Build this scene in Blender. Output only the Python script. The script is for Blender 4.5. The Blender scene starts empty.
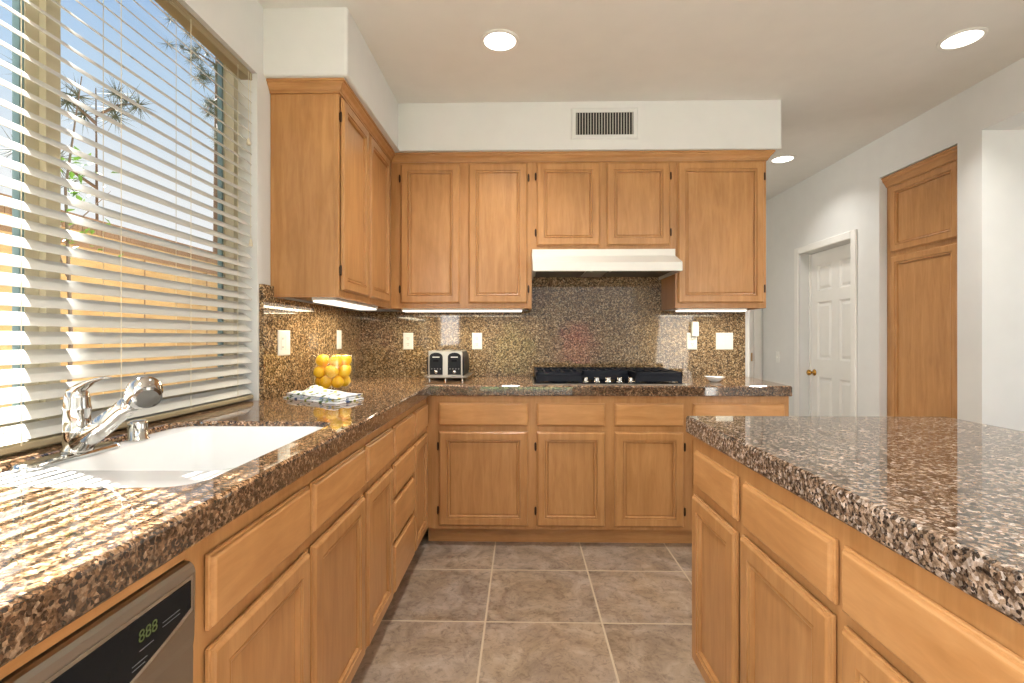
import bpy, bmesh, math, random
from mathutils import Vector, Matrix, Euler
random.seed(7)
scene = bpy.context.scene
PI = math.pi

# ------------------------------------------------------------------ camera
cam_d = bpy.data.cameras.new('camera')
cam = bpy.data.objects.new('camera', cam_d)
scene.collection.objects.link(cam)
cam.location = (0, 0, 1.185)
cam.rotation_euler = (PI / 2, 0, 0.0202)
cam_d.sensor_width = 36
cam_d.lens = 495 / 1024 * 36
cam_d.shift_y = -4 / 1024
cam_d.clip_start = 0.02
scene.camera = cam

# ------------------------------------------------------------------ view, sky, sun, daylight, added fill
scene.view_settings.view_transform = 'Standard'
scene.view_settings.look = 'None'
scene.view_settings.gamma = 1
scene.view_settings.use_curve_mapping = False
scene.view_settings.exposure = 0.0

world = bpy.data.worlds.new('sky')
scene.world = world
world.use_nodes = True
nt = world.node_tree
nt.nodes.clear()
w_out = nt.nodes.new('ShaderNodeOutputWorld')
w_bg = nt.nodes.new('ShaderNodeBackground')
w_tc = nt.nodes.new('ShaderNodeTexCoord')
w_sep = nt.nodes.new('ShaderNodeSeparateXYZ')
w_rmp = nt.nodes.new('ShaderNodeValToRGB')
nt.links.new(w_tc.outputs['Generated'], w_sep.inputs[0])
nt.links.new(w_sep.outputs['Z'], w_rmp.inputs[0])
nt.links.new(w_rmp.outputs[0], w_bg.inputs[0])
nt.links.new(w_bg.outputs[0], w_out.inputs[0])
cr = w_rmp.color_ramp
cr.elements[0].position = 0.0
cr.elements[0].color = (0.55, 0.55, 0.52, 1)
cr.elements[1].position = 0.95
cr.elements[1].color = (0.10, 0.26, 0.62, 1)
for p, c in ((0.10, (1.05, 1.05, 1.05, 1)), (0.25, (0.92, 0.97, 1.0, 1)), (0.38, (0.58, 0.77, 0.97, 1)), (0.55, (0.27, 0.50, 0.86, 1))):
    e = cr.elements.new(p)
    e.color = c
w_bg.inputs[1].default_value = 1.0


XL0 = -1.14


def light(name, kind, loc, energy, color=(1, 1, 1), rot=(0, 0, 0), size=1.0, size_y=None, shape='RECTANGLE', spread=None):
    d = bpy.data.lights.new(name, kind)
    d.energy = energy
    d.color = color
    if kind == 'AREA':
        d.shape = shape
        d.size = size
        if size_y:
            d.size_y = size_y
        if spread:
            d.spread = spread
    o = bpy.data.objects.new(name, d)
    scene.collection.objects.link(o)
    o.location = loc
    o.rotation_euler = rot
    return o


sun_dir = Vector((-0.88 * math.cos(0.873), 0.475 * math.cos(0.873), math.sin(0.873)))   # towards the sun
sun = light('sun', 'SUN', (-6, 4, 8), 58.0, (1.0, 0.985, 0.96))
sun.rotation_euler = sun_dir.to_track_quat('Z', 'Y').to_euler()
sun.data.angle = 0.012
# daylight at the rear glazing, plus added fill from unseen skylight, windows and passage
light('daylight_rear_glazing', 'AREA', (0.75, -3.08, 1.30), 13, (0.98, 0.99, 1.0), (PI / 2, 0, 0), 3.0, 2.1)
light('added_skylight_fill', 'AREA', (0.80, -1.15, 2.70), 16, (0.98, 0.99, 1.0), (0, 0, 0), 2.6, 1.9)  # unseen skylight, added to light the room from above
light('added_breakfast_fill', 'AREA', (XL0 + 0.02, -0.95, 1.62), 72, (0.98, 0.99, 1.0), (0, -PI / 2, 0), 1.1, 1.9)  # unseen window lamp, added to brighten the island front
light('added_hall_fill', 'AREA', (-1.10, 4.50, 1.40), 19, (1.0, 0.99, 0.97), (0, -PI / 2, 0), 1.3, 1.2)  # unseen window lamp, added to brighten the hall door
light('added_passage_fill', 'AREA', (4.12, 1.7, 1.35), 14, (1.0, 0.99, 0.96), (PI / 2, 0, PI / 2), 1.6, 1.6)  # unseen area lamp, added as fill from the passage


# ------------------------------------------------------------------ node helpers
def srgb(r, g, b):
    def f(c):
        c /= 255
        return c / 12.92 if c <= 0.04045 else ((c + 0.055) / 1.055) ** 2.4
    return (f(r), f(g), f(b), 1)


class Mat:
    def __init__(self, name):
        self.m = bpy.data.materials.new(name)
        self.m.use_nodes = True
        self.t = self.m.node_tree
        self.b = self.t.nodes['Principled BSDF']

    def n(self, typ, **kw):
        nd = self.t.nodes.new('ShaderNode' + typ)
        for k, v in kw.items():
            setattr(nd, k, v)
        return nd

    def l(self, a, b):
        self.t.links.new(a, b)

    def pos(self):
        return self.n('NewGeometry').outputs['Position']

    def mapv(self, vec, scale=(1, 1, 1)):
        m = self.n('Mapping')
        m.inputs['Scale'].default_value = scale
        self.l(vec, m.inputs['Vector'])
        return m.outputs[0]

    def noise(self, vec, scale, detail=2.0, rough=0.5, dist=0.0):
        nd = self.n('TexNoise')
        nd.inputs['Scale'].default_value = scale
        nd.inputs['Detail'].default_value = detail
        nd.inputs['Roughness'].default_value = rough
        nd.inputs['Distortion'].default_value = dist
        self.l(vec, nd.inputs['Vector'])
        return nd

    def ramp(self, fac, stops, interp='LINEAR'):
        nd = self.n('ValToRGB')
        r = nd.color_ramp
        r.interpolation = interp
        r.elements[0].position, r.elements[0].color = stops[0]
        r.elements[1].position, r.elements[1].color = stops[-1]
        for p, c in stops[1:-1]:
            e = r.elements.new(p)
            e.color = c
        self.l(fac, nd.inputs[0])
        return nd.outputs[0]

    def mix(self, fac, a, b, mode='MIX'):
        nd = self.n('Mix', data_type='RGBA', blend_type=mode)
        for val, i in ((fac, 0), (a, 6), (b, 7)):
            if isinstance(val, (int, float)):
                nd.inputs[i].default_value = val
            elif isinstance(val, tuple):
                nd.inputs[i].default_value = val
            else:
                self.l(val, nd.inputs[i])
        return nd.outputs[2]

    def math(self, op, a, b=0.0, c=0.0):
        nd = self.n('Math', operation=op)
        for i, v in enumerate((a, b, c)):
            if isinstance(v, (int, float)):
                nd.inputs[i].default_value = v
            else:
                self.l(v, nd.inputs[i])
        return nd.outputs[0]

    def bump(self, h, strength, dist=0.002):
        nd = self.n('Bump')
        nd.inputs['Strength'].default_value = strength
        nd.inputs['Distance'].default_value = dist
        self.l(h, nd.inputs['Height'])
        self.l(nd.outputs[0], self.b.inputs['Normal'])

    def base(self, v):
        if isinstance(v, tuple):
            self.b.inputs['Base Color'].default_value = v
        else:
            self.l(v, self.b.inputs['Base Color'])
        return self

    def set(self, **kw):
        for k, v in kw.items():
            k = k.replace('_', ' ')
            self.b.inputs[k].default_value = v
        return self


def plain(name, col, rough=0.5, metal=0.0, spec=0.5, bump=0.0, bscale=60):
    M = Mat(name)
    nz = M.noise(M.pos(), 9, 3)
    c = M.mix(nz.outputs[0], tuple(x * 0.96 for x in col[:3]) + (1,), tuple(min(1, x * 1.04) for x in col[:3]) + (1,))
    M.base(c).set(Roughness=rough, Metallic=metal)
    M.b.inputs['Specular IOR Level'].default_value = spec
    if bump:
        nb = M.noise(M.pos(), bscale, 3)
        M.bump(nb.outputs[0], bump, 0.002)
    return M.m


def wood(name, scale, tint=(1, 1, 1)):
    """honey maple; the grain runs along the axis with the small scale"""
    M = Mat(name)
    p = M.mapv(M.pos(), scale)
    a = M.noise(p, 6, 4, 0.6, 0.6).outputs[0]
    b = M.noise(p, 38, 3, 0.6).outputs[0]
    mott = M.noise(M.mapv(M.pos(), (1.0, 1.0, 0.6)), 4.5, 3, 0.6, 0.8).outputs[0]
    def c(r, g, b_):
        s = srgb(r, g, b_)
        return (s[0] * tint[0], s[1] * tint[1], s[2] * tint[2], 1)
    col = M.ramp(a, [(0.25, c(165, 116, 67)), (0.5, c(179, 130, 80)), (0.75, c(191, 143, 92))])
    fine = M.ramp(b, [(0.35, (0.95, 0.95, 0.95, 1)), (0.65, (1.03, 1.03, 1.03, 1))])
    col = M.mix(0.6, col, fine, 'MULTIPLY')
    mt = M.ramp(mott, [(0.3, (0.88, 0.86, 0.83, 1)), (0.7, (1.08, 1.08, 1.08, 1))])
    col = M.mix(0.8, col, mt, 'MULTIPLY')
    M.base(col).set(Roughness=0.30)
    M.b.inputs['Specular IOR Level'].default_value = 0.45
    return M.m


def granite(name, joint_x=None, joint_y=None, joint_z=None, pitch=0.305, bright=1.0, gscale=185, hue=(1, 1, 1), spec=0.42, soft=0.0):
    M = Mat(name)
    p = M.pos()
    warp = M.noise(p, 90, 2)
    vadd = M.n('VectorMath', operation='SCALE')
    M.l(warp.outputs['Color'], vadd.inputs[0])
    vadd.inputs['Scale'].default_value = 0.005
    vs = M.n('VectorMath', operation='ADD')
    M.l(p, vs.inputs[0])
    M.l(vadd.outputs[0], vs.inputs[1])
    v1 = M.n('TexVoronoi', feature='F1')
    v1.inputs['Scale'].default_value = gscale
    M.l(vs.outputs[0], v1.inputs['Vector'])
    s1 = M.n('SeparateColor')
    M.l(v1.outputs['Color'], s1.inputs[0])
    v2 = M.n('TexVoronoi', feature='F1')
    v2.inputs['Scale'].default_value = gscale * 2.4
    M.l(vs.outputs[0], v2.inputs['Vector'])
    s2 = M.n('SeparateColor')
    M.l(v2.outputs['Color'], s2.inputs[0])
    k = bright
    raw = [(0.0, 0.008, 0.008, 0.008), (0.19, 0.022, 0.016, 0.013), (0.30, 0.085, 0.050, 0.028), (0.50, 0.200, 0.122, 0.068),
           (0.72, 0.330, 0.225, 0.142), (0.90, 0.48, 0.37, 0.275), (1.0, 0.58, 0.48, 0.385)]
    stops = [(p_, (r_ * k * hue[0], g_ * k * hue[1], b_ * k * hue[2], 1)) for p_, r_, g_, b_ in raw]
    c1 = M.ramp(s1.outputs[0], stops)
    c2 = M.ramp(s2.outputs[0], stops)
    col = M.mix(0.25, c1, c2)
    clump = M.noise(p, 62, 3, 0.6, 0.4).outputs[0]
    cm = M.ramp(clump, [(0.36, (0.42, 0.40, 0.38, 1)), (0.50, (0.95, 0.95, 0.95, 1)), (0.66, (1.50, 1.48, 1.45, 1))])
    col = M.mix(1.0 - soft, col, cm, 'MULTIPLY')
    v3 = M.n('TexVoronoi', feature='F1')
    v3.inputs['Scale'].default_value = 110
    M.l(vs.outputs[0], v3.inputs['Vector'])
    s3 = M.n('SeparateColor')
    M.l(v3.outputs['Color'], s3.inputs[0])
    fleck = M.math('MULTIPLY', M.math('LESS_THAN', v3.outputs['Distance'], 0.32), M.math('GREATER_THAN', s3.outputs[1], 0.66))
    col = M.mix(M.math('MULTIPLY', fleck, 0.9), col, (0.012, 0.011, 0.011, 1))
    cloud = M.noise(p, 7, 3, 0.6).outputs[0]
    cl = M.ramp(cloud, [(0.3, (0.85, 0.83, 0.81, 1)), (0.7, (1.12, 1.10, 1.07, 1))])
    col = M.mix(1.0, col, cl, 'MULTIPLY')
    sep = M.n('SeparateXYZ')
    M.l(p, sep.inputs[0])
    for axis, off in ((0, joint_x), (1, joint_y), (2, joint_z)):
        if off is None:
            continue
        f = M.math('FRACT', M.math('DIVIDE', M.math('SUBTRACT', sep.outputs[axis], off - 50 * pitch), pitch))
        d = M.math('ABSOLUTE', M.math('SUBTRACT', f, 0.5))
        g = M.math('GREATER_THAN', d, 0.5 - 0.0011 / pitch)
        col = M.mix(M.math('MULTIPLY', g, 0.55), col, (0.035, 0.026, 0.02, 1))
    M.base(col).set(Roughness=0.04)
    M.b.inputs['Specular IOR Level'].default_value = spec
    return M.m


def floor_tiles():
    M = Mat('floor_tile')
    p = M.pos()
    sep = M.n('SeparateXYZ')
    M.l(p, sep.inputs[0])
    gm = None
    ids = []
    for axis, off, pitch in ((0, -0.153, 0.485), (1, 2.523, 0.462)):
        q = M.math('DIVIDE', M.math('SUBTRACT', sep.outputs[axis], off - 50 * pitch), pitch)
        ids.append(M.math('FLOOR', q))
        d = M.math('ABSOLUTE', M.math('SUBTRACT', M.math('FRACT', q), 0.5))
        g = M.math('GREATER_THAN', d, 0.5 - 0.0040 / pitch)
        gm = g if gm is None else M.math('MAXIMUM', gm, g)
    cmb = M.n('CombineXYZ')
    M.l(ids[0], cmb.inputs[0])
    M.l(ids[1], cmb.inputs[1])
    wn = M.n('TexWhiteNoise', noise_dimensions='3D')
    M.l(cmb.outputs[0], wn.inputs['Vector'])
    off = M.n('VectorMath', operation='MULTIPLY_ADD')
    M.l(wn.outputs['Color'], off.inputs[0])
    off.inputs[1].default_value = (7, 7, 7)
    M.l(p, off.inputs[2])
    a = M.noise(off.outputs[0], 6.5, 8, 0.68, 0.9).outputs[0]
    b = M.noise(off.outputs[0], 34, 8, 0.75, 0.8).outputs[0]
    c = M.noise(off.outputs[0], 3.2, 3, 0.6, 0.5).outputs[0]
    col = M.ramp(a, [(0.28, srgb(112, 97, 82)), (0.46, srgb(142, 124, 106)), (0.60, srgb(160, 143, 126)), (0.76, srgb(176, 161, 146))])
    vein = M.ramp(b, [(0.36, (0.58, 0.54, 0.50, 1)), (0.50, (1, 1, 1, 1)), (0.72, (1.08, 1.08, 1.06, 1))])
    col = M.mix(0.85, col, vein, 'MULTIPLY')
    warm = M.ramp(c, [(0.38, (1.0, 1.0, 1.03, 1)), (0.62, (1.04, 0.98, 0.88, 1))])
    col = M.mix(1.0, col, warm, 'MULTIPLY')
    tone = M.math('MULTIPLY_ADD', wn.outputs['Value'], 0.12, 0.94)
    cc = M.n('CombineColor')
    for i in range(3):
        M.l(tone, cc.inputs[i])
    col = M.mix(1.0, col, cc.outputs[0], 'MULTIPLY')
    col = M.mix(gm, col, srgb(188, 170, 144))
    M.base(col)
    M.l(M.math('MULTIPLY_ADD', gm, 0.3, 0.36), M.b.inputs['Roughness'])
    hgt = M.math('SUBTRACT', M.math('MULTIPLY', b, 0.5), M.math('MULTIPLY', gm, 1.0))
    M.bump(hgt, 0.25, 0.002)
    return M.m


def emissive(name, col, strength):
    M = Mat(name)
    M.base((0.8, 0.8, 0.8, 1))
    M.b.inputs['Emission Color'].default_value = col
    M.b.inputs['Emission Strength'].default_value = strength
    return M.m


def glass(name, tint=(1, 1, 1, 1), refl=0.08):
    m = bpy.data.materials.new(name)
    m.use_nodes = True
    t = m.node_tree
    t.nodes.clear()
    o = t.nodes.new('ShaderNodeOutputMaterial')
    mx = t.nodes.new('ShaderNodeMixShader')
    tr = t.nodes.new('ShaderNodeBsdfTransparent')
    gl = t.nodes.new('ShaderNodeBsdfGlossy')
    lw = t.nodes.new('ShaderNodeLayerWeight')
    lw.inputs[0].default_value = 0.5
    pw = t.nodes.new('ShaderNodeMath')
    pw.operation = 'POWER'
    pw.inputs[1].default_value = 4.0
    fr = t.nodes.new('ShaderNodeMath')
    fr.operation = 'MULTIPLY_ADD'
    fr.inputs[1].default_value = 0.75
    fr.inputs[2].default_value = refl * 0.5
    t.links.new(lw.outputs['Facing'], pw.inputs[0])
    t.links.new(pw.outputs[0], fr.inputs[0])
    tr.inputs[0].default_value = tint
    gl.inputs['Roughness'].default_value = 0.02
    t.links.new(fr.outputs[0], mx.inputs[0])
    t.links.new(tr.outputs[0], mx.inputs[1])
    t.links.new(gl.outputs[0], mx.inputs[2])
    t.links.new(mx.outputs[0], o.inputs[0])
    return m


def towel_mat():
    M = Mat('printed_cotton')
    p = M.pos()
    v = M.n('TexVoronoi', feature='F1')
    v.inputs['Scale'].default_value = 42
    M.l(M.mapv(p, (1.0, 0.6, 1.0)), v.inputs['Vector'])
    s = M.n('SeparateColor')
    M.l(v.outputs['Color'], s.inputs[0])
    hue = M.ramp(s.outputs[0], [(0.0, srgb(80, 104, 62)), (0.3, srgb(150, 168, 70)), (0.5, srgb(60, 80, 120)), (0.68, srgb(214, 190, 80)), (0.85, srgb(150, 186, 214))], 'CONSTANT')
    near = M.math('LESS_THAN', v.outputs['Distance'], 0.40)
    on = M.math('MULTIPLY', near, M.math('GREATER_THAN', s.outputs[1], 0.25))
    M.base(M.mix(on, srgb(240, 242, 242), hue)).set(Roughness=0.9)
    w = M.noise(p, 500, 1)
    M.bump(w.outputs[0], 0.3, 0.001)
    return M.m


WV = wood('maple_upright', (5, 5, 0.55))
WX = wood('maple_along_x', (0.55, 5, 5))
WY = wood('maple_along_y', (5, 0.55, 5))
DX = wood('drawer_maple_along_x', (0.6, 4, 4), (1.12, 1.13, 1.15))
DY = wood('drawer_maple_along_y', (4, 0.6, 4), (1.12, 1.13, 1.15))
GR_L = granite('granite_worktop', joint_x=-0.515, joint_y=2.785, bright=0.95, hue=(1.12, 0.96, 0.80), spec=0.95)
GR_I = granite('granite_island', joint_x=0.60, joint_y=1.70, bright=1.02, gscale=175, hue=(0.94, 1.0, 1.12))
GR_B = granite('granite_back_panel', bright=0.92, gscale=170, hue=(1.03, 1.03, 0.86), soft=0.25, joint_z=1.205, joint_x=0.49)
GR_S = granite('granite_side_panel', bright=1.10, gscale=170, hue=(1.08, 1.02, 0.78), soft=0.35, joint_z=1.205, joint_y=2.80)
PAINT = plain('wall_paint', srgb(214, 214, 210), 0.75, bump=0.08, bscale=140)
CEIL = plain('ceiling_paint', srgb(222, 220, 214), 0.85, bump=0.08, bscale=140)
WHITE = plain('white_trim_paint', srgb(226, 224, 217), 0.4)
PLATE = plain('white_plastic', srgb(224, 224, 218), 0.35)
ENAMEL = plain('white_enamel', srgb(232, 231, 226), 0.18)
PORC = plain('white_porcelain', srgb(240, 240, 238), 0.10)
HOODW = plain('hood_enamel', srgb(222, 219, 210), 0.3)
CHROME = plain('chrome', srgb(205, 203, 198), 0.07, metal=1.0)
STEEL = plain('stainless_steel', srgb(172, 166, 156), 0.32, metal=1.0)
DSTEEL = plain('dark_steel_filter', srgb(108, 104, 98), 0.45, metal=0.8)
BLACK = plain('black_gloss', (0.008, 0.009, 0.010, 1), 0.12, spec=0.12)
IRON = plain('black_cast_iron', (0.010, 0.012, 0.018, 1), 0.42, spec=0.2)
MATTE = plain('black_matte_plastic', (0.010, 0.011, 0.014, 1), 0.45, spec=0.2)
GAP = plain('black_recess', (0.01, 0.009, 0.008, 1), 0.7)
BRONZE = plain('dark_bronze', srgb(66, 48, 34), 0.4, metal=0.7)
BRASS = plain('polished_brass', srgb(196, 150, 76), 0.18, metal=1.0)
SLAT = plain('blind_slat', srgb(198, 196, 187), 0.45)
VALANCE = plain('blind_rail', srgb(150, 136, 106), 0.45)
CORD = plain('blind_cord', srgb(214, 204, 178), 0.8)
VINYL = plain('window_vinyl', srgb(194, 187, 162), 0.45)
TEAL = plain('window_gasket', srgb(112, 140, 146), 0.5)
GLASS = glass('window_glass')
BOWLG = glass('bowl_glass', (0.97, 0.98, 0.97, 1), 0.09)
TOWEL = towel_mat()
FLOOR = floor_tiles()
LED = emissive('lamp_lens', (1.0, 0.97, 0.92, 1), 6.0)
UCL = emissive('tube_lens', (1.0, 0.94, 0.82, 1), 1.5)
DIGIT = plain('display_digit', srgb(74, 86, 44), 0.5)
GREYP = plain('grey_print', srgb(104, 104, 104), 0.5)


def lemon_mat():
    M = Mat('citrus_peel')
    n1 = M.noise(M.pos(), 18, 2).outputs[0]
    M.base(M.ramp(n1, [(0.35, srgb(246, 182, 18)), (0.65, srgb(252, 206, 40))])).set(Roughness=0.35)
    M.bump(M.noise(M.pos(), 260, 2).outputs[0], 0.25, 0.001)
    return M.m


LEMON = lemon_mat()


# ------------------------------------------------------------------ object helpers
WORLD = {}


def setp(o, label=None, cat=None, group=None, kind=None):
    if label:
        o['label'] = label
    if cat:
        o['category'] = cat
    if group:
        o['group'] = group
    if kind:
        o['kind'] = kind
    return o


def thing(name, label, cat, loc=(0, 0, 0), group=None):
    o = bpy.data.objects.new(name, None)
    o.empty_display_size = 0.05
    scene.collection.objects.link(o)
    o.location = loc
    WORLD[o.name] = Vector(loc)
    return setp(o, label, cat, group)


def obj(name, bm, mat, parent=None, label=None, cat=None, group=None, kind=None, smooth=False, origin=None):
    """bm is in world coordinates; the object gets its origin at its parent's (or at `origin`)"""
    L = WORLD[parent.name] if parent else Vector(origin or (0, 0, 0))
    bmesh.ops.recalc_face_normals(bm, faces=bm.faces)
    if L.length:
        bmesh.ops.translate(bm, verts=bm.verts, vec=-L)
    me = bpy.data.meshes.new(name)
    bm.to_mesh(me)
    bm.free()
    for mt in (mat if isinstance(mat, (list, tuple)) else [mat]):
        me.materials.append(mt)
    if smooth:
        for p in me.polygons:
            p.use_smooth = True
    o = bpy.data.objects.new(name, me)
    scene.collection.objects.link(o)
    WORLD[o.name] = L
    if parent:
        o.parent = parent
    else:
        o.location = L
    return setp(o, label, cat, group, kind)


def struct(name, bm, mat, parent=None, **kw):
    return obj(name, bm, mat, parent, kind='structure' if not parent else None, **kw)


def B():
    return bmesh.new()


def box(bm, x0, x1, y0, y1, z0, z1, bev=0.0, seg=2):
    vs = [bm.verts.new((x, y, z)) for x in (x0, x1) for y in (y0, y1) for z in (z0, z1)]
    q = [(0, 1, 3, 2), (4, 6, 7, 5), (0, 4, 5, 1), (2, 3, 7, 6), (0, 2, 6, 4), (1, 5, 7, 3)]
    fs = [bm.faces.new([vs[i] for i in f]) for f in q]
    if bev:
        es = list({e for f in fs for e in f.edges})
        bmesh.ops.bevel(bm, geom=es, offset=bev, segments=seg, affect='EDGES', profile=0.5)
    return bm


def ring_faces(bm, loops, close=True):
    for a, b in zip(loops, loops[1:]):
        n = len(a)
        for i in range(n if close else n - 1):
            j = (i + 1) % n
            bm.faces.new((a[i], a[j], b[j], b[i]))


def lathe(bm, c, prof, n=24, axis='Z', cap0=True, cap1=True):
    """prof: (radius, height) pairs along the axis from point c"""
    loops = []
    for r, h in prof:
        L = []
        for i in range(n):
            a = 2 * PI * i / n
            u, v = r * math.cos(a), r * math.sin(a)
            if axis == 'Z':
                p = (c[0] + u, c[1] + v, c[2] + h)
            elif axis == 'Y':
                p = (c[0] + u, c[1] + h, c[2] + v)
            else:
                p = (c[0] + h, c[1] + u, c[2] + v)
            L.append(bm.verts.new(p))
        loops.append(L)
    ring_faces(bm, loops)
    if cap0:
        bm.faces.new(loops[0])
    if cap1:
        bm.faces.new(loops[-1])
    return bm


def tube(bm, pts, radii, n=14, flat=None):
    """a swept round tube; flat scales the section in its second axis"""
    pts = [Vector(p) for p in pts]
    if isinstance(radii, (int, float)):
        radii = [radii] * len(pts)
    t0 = (pts[1] - pts[0]).normalized()
    ref = Vector((0, 0, 1)) if abs(t0.z) < 0.9 else Vector((0, 1, 0))
    u = t0.cross(ref).normalized()
    loops = []
    for i, p in enumerate(pts):
        t = (pts[min(i + 1, len(pts) - 1)] - pts[max(i - 1, 0)]).normalized()
        u = (u - t * u.dot(t)).normalized()
        v = t.cross(u)
        fl = flat[i] if flat else 1.0
        loops.append([bm.verts.new(p + u * (radii[i] * math.cos(2 * PI * k / n)) + v * (radii[i] * fl * math.sin(2 * PI * k / n))) for k in range(n)])
    ring_faces(bm, loops)
    bm.faces.new(loops[0])
    bm.faces.new(loops[-1])
    return bm


def rect_loft(bm, o, u, v, n, w, h, prof, cap=True, back=True):
    """concentric mitred rectangles; prof = (inset, height) pairs"""
    o, u, v, n = Vector(o), Vector(u), Vector(v), Vector(n)
    loops = []
    for i, t in prof:
        loops.append([bm.verts.new(o + u * a + v * b + n * t) for a, b in ((i, i), (w - i, i), (w - i, h - i), (i, h - i))])
    ring_faces(bm, loops)
    if cap:
        bm.faces.new(loops[-1])
    if back:
        bm.faces.new(loops[0])
    return bm


def offset_path(path, d, closed=False):
    """shift a plan polyline to its right by d, with mitred corners"""
    out = []
    n = len(path)
    for i in range(n):
        p = Vector(path[i])
        dirs = []
        if closed or i > 0:
            dirs.append((p - Vector(path[i - 1])).normalized())
        if closed or i < n - 1:
            dirs.append((Vector(path[(i + 1) % n]) - p).normalized())
        ns = [Vector((q.y, -q.x)) for q in dirs]
        if len(ns) == 1:
            out.append(p + ns[0] * d)
        else:
            b = (ns[0] + ns[1])
            out.append(p + b * (d / (1 + ns[0].dot(ns[1]))))
    return out


def sweep(bm, path, prof):
    """prof: (offset to the right, z) closed section swept along an open plan path"""
    rows = []
    for d, z in prof:
        rows.append([bm.verts.new((p.x, p.y, z)) for p in offset_path(path, d)])
    m = len(prof)
    for i in range(m):
        a, b = rows[i], rows[(i + 1) % m]
        for k in range(len(path) - 1):
            bm.faces.new((a[k], a[k + 1], b[k + 1], b[k]))
    bm.faces.new([r[0] for r in rows])
    bm.faces.new([r[-1] for r in rows])
    return bm


def rrect(x0, x1, y0, y1, r, n=6):
    pts = []
    for cx, cy, a0 in ((x1 - r, y1 - r, 0), (x0 + r, y1 - r, PI / 2), (x0 + r, y0 + r, PI), (x1 - r, y0 + r, 3 * PI / 2)):
        for k in range(n + 1):
            a = a0 + PI / 2 * k / n
            pts.append((cx + r * math.cos(a), cy + r * math.sin(a)))
    return pts


def prism(bm, pts, axis, a0, a1):
    """pts: 2-D polygon in the plane across `axis` (X: (y,z), Y: (x,z), Z: (x,y))"""
    def mk(p, a):
        return {'X': (a, p[0], p[1]), 'Y': (p[0], a, p[1]), 'Z': (p[0], p[1], a)}[axis]
    lo = [bm.verts.new(mk(p, a0)) for p in pts]
    hi = [bm.verts.new(mk(p, a1)) for p in pts]
    ring_faces(bm, [lo, hi])
    bm.faces.new(lo)
    bm.faces.new(hi)
    return bm


X1, Y1, Z1 = Vector((1, 0, 0)), Vector((0, 1, 0)), Vector((0, 0, 1))
FACING = {'-Y': (X1, -Y1), '+X': (Y1, X1), '-X': (-Y1, -X1)}      # width axis, outward normal

DOOR_P = [(0.004, 0), (0, 0.0015), (0, 0.0065), (0.0015, 0.0080), (0.0040, 0.0085), (0.0055, 0.0130), (0.0085, 0.0162), (0.0115, 0.0168), (0.045, 0.0168), (0.0465, 0.0100), (0.0490, 0.0100),
          (0.0505, 0.0138), (0.0545, 0.0144), (0.0580, 0.0128), (0.0595, 0.0015), (0.0630, 0.0010), (0.0660, 0.0045), (0.0700, 0.0050)]
DRAW_P = [(0.004, 0), (0, 0.0015), (0, 0.0065), (0.0015, 0.0080), (0.0040, 0.0085), (0.0055, 0.0130), (0.0085, 0.0160), (0.0110, 0.0166)]


def front_origin(facing, pos, a, z):
    if facing == '-Y':
        return Vector((a, pos, z))
    return Vector((pos, a, z))


def panel_front(name, parent, facing, pos, a0, a1, z0, z1, kind, hinge=None, mat=None):
    """a door or drawer front on a face frame; a0<a1 along the wall; hinge: None / 'lo' / 'hi'"""
    u, n = FACING[facing]
    start = a1 if facing == '-X' else a0
    o = front_origin(facing, pos, start, z0) + n * 0.0028
    bm = B()
    rect_loft(bm, o, u, Z1, n, a1 - a0, z1 - z0, DOOR_P if kind == 'door' else DRAW_P)
    if mat is None:
        mat = WV if kind == 'door' else (DX if facing == '-Y' else DY)
    d = obj(name, bm, mat, parent)
    if hinge:
        a = a0 - 0.0065 if hinge == 'lo' else a1 + 0.0065
        hh = min(0.09, (z1 - z0) * 0.16)
        for zc in (z0 + hh, z1 - hh):
            bm = B()
            c = front_origin(facing, pos, a, zc - 0.02) + n * 0.006
            lathe(bm, c, [(0.0025, -0.004), (0.005, 0), (0.005, 0.04), (0.0025, 0.044)], 10)
            c2 = front_origin(facing, pos, a, zc)
            q = u * 0.006
            p0, p1 = c2 - q + n * 0.0006, c2 + q + n * 0.005
            box(bm, min(p0.x, p1.x), max(p0.x, p1.x), min(p0.y, p1.y), max(p0.y, p1.y), zc - 0.016, zc + 0.016)
            obj('hinge', bm, BRONZE, d, smooth=False)
    return d


# ------------------------------------------------------------------ the room shell
XL, YB, XR, ZC = -1.14, 3.44, 2.60, 2.637
YF, YR = 5.40, -3.20
WT = 0.16

bm = B()
box(bm, XL - WT, 4.3, YR - WT, YF + WT, -0.12, 0.0)
struct('floor', bm, FLOOR)
bm = B()
box(bm, XL - WT, 4.3, -0.20, YF + WT, ZC, ZC + 0.12)
box(bm, XL - WT, 4.3, YR - WT, -2.10, ZC, ZC + 0.12)
box(bm, XL - WT, -0.50, -2.10, -0.20, ZC, ZC + 0.12)  # gap left for the added skylight
box(bm, 2.10, 4.3, -2.10, -0.20, ZC, ZC + 0.12)
struct('ceiling', bm, CEIL)

# left wall with the window opening
WY0, WY1, WZ0, WZ1 = 0.39, 2.11, 0.855, 2.42
bm = B()
for a, b in ((YR - WT, -1.95), (0.05, WY0), (WY1, 3.90), (5.10, YF + WT)):
    box(bm, XL - WT, XL, a, b, 0, ZC)
for a, b, c, d in ((-1.95, 0.05, 1.02, 2.22), (3.90, 5.10, 0.75, 2.05)):
    box(bm, XL - WT, XL, a, b, 0, c)
    box(bm, XL - WT, XL, a, b, d, ZC)
box(bm, XL - WT, XL, WY0, WY1, 0, WZ0)
box(bm, XL - WT, XL, WY0, WY1, WZ1, ZC)
box(bm, -1.222, XL, WY0, WY1, 2.322, WZ1)
struct('wall_left', bm, PAINT)

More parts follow.
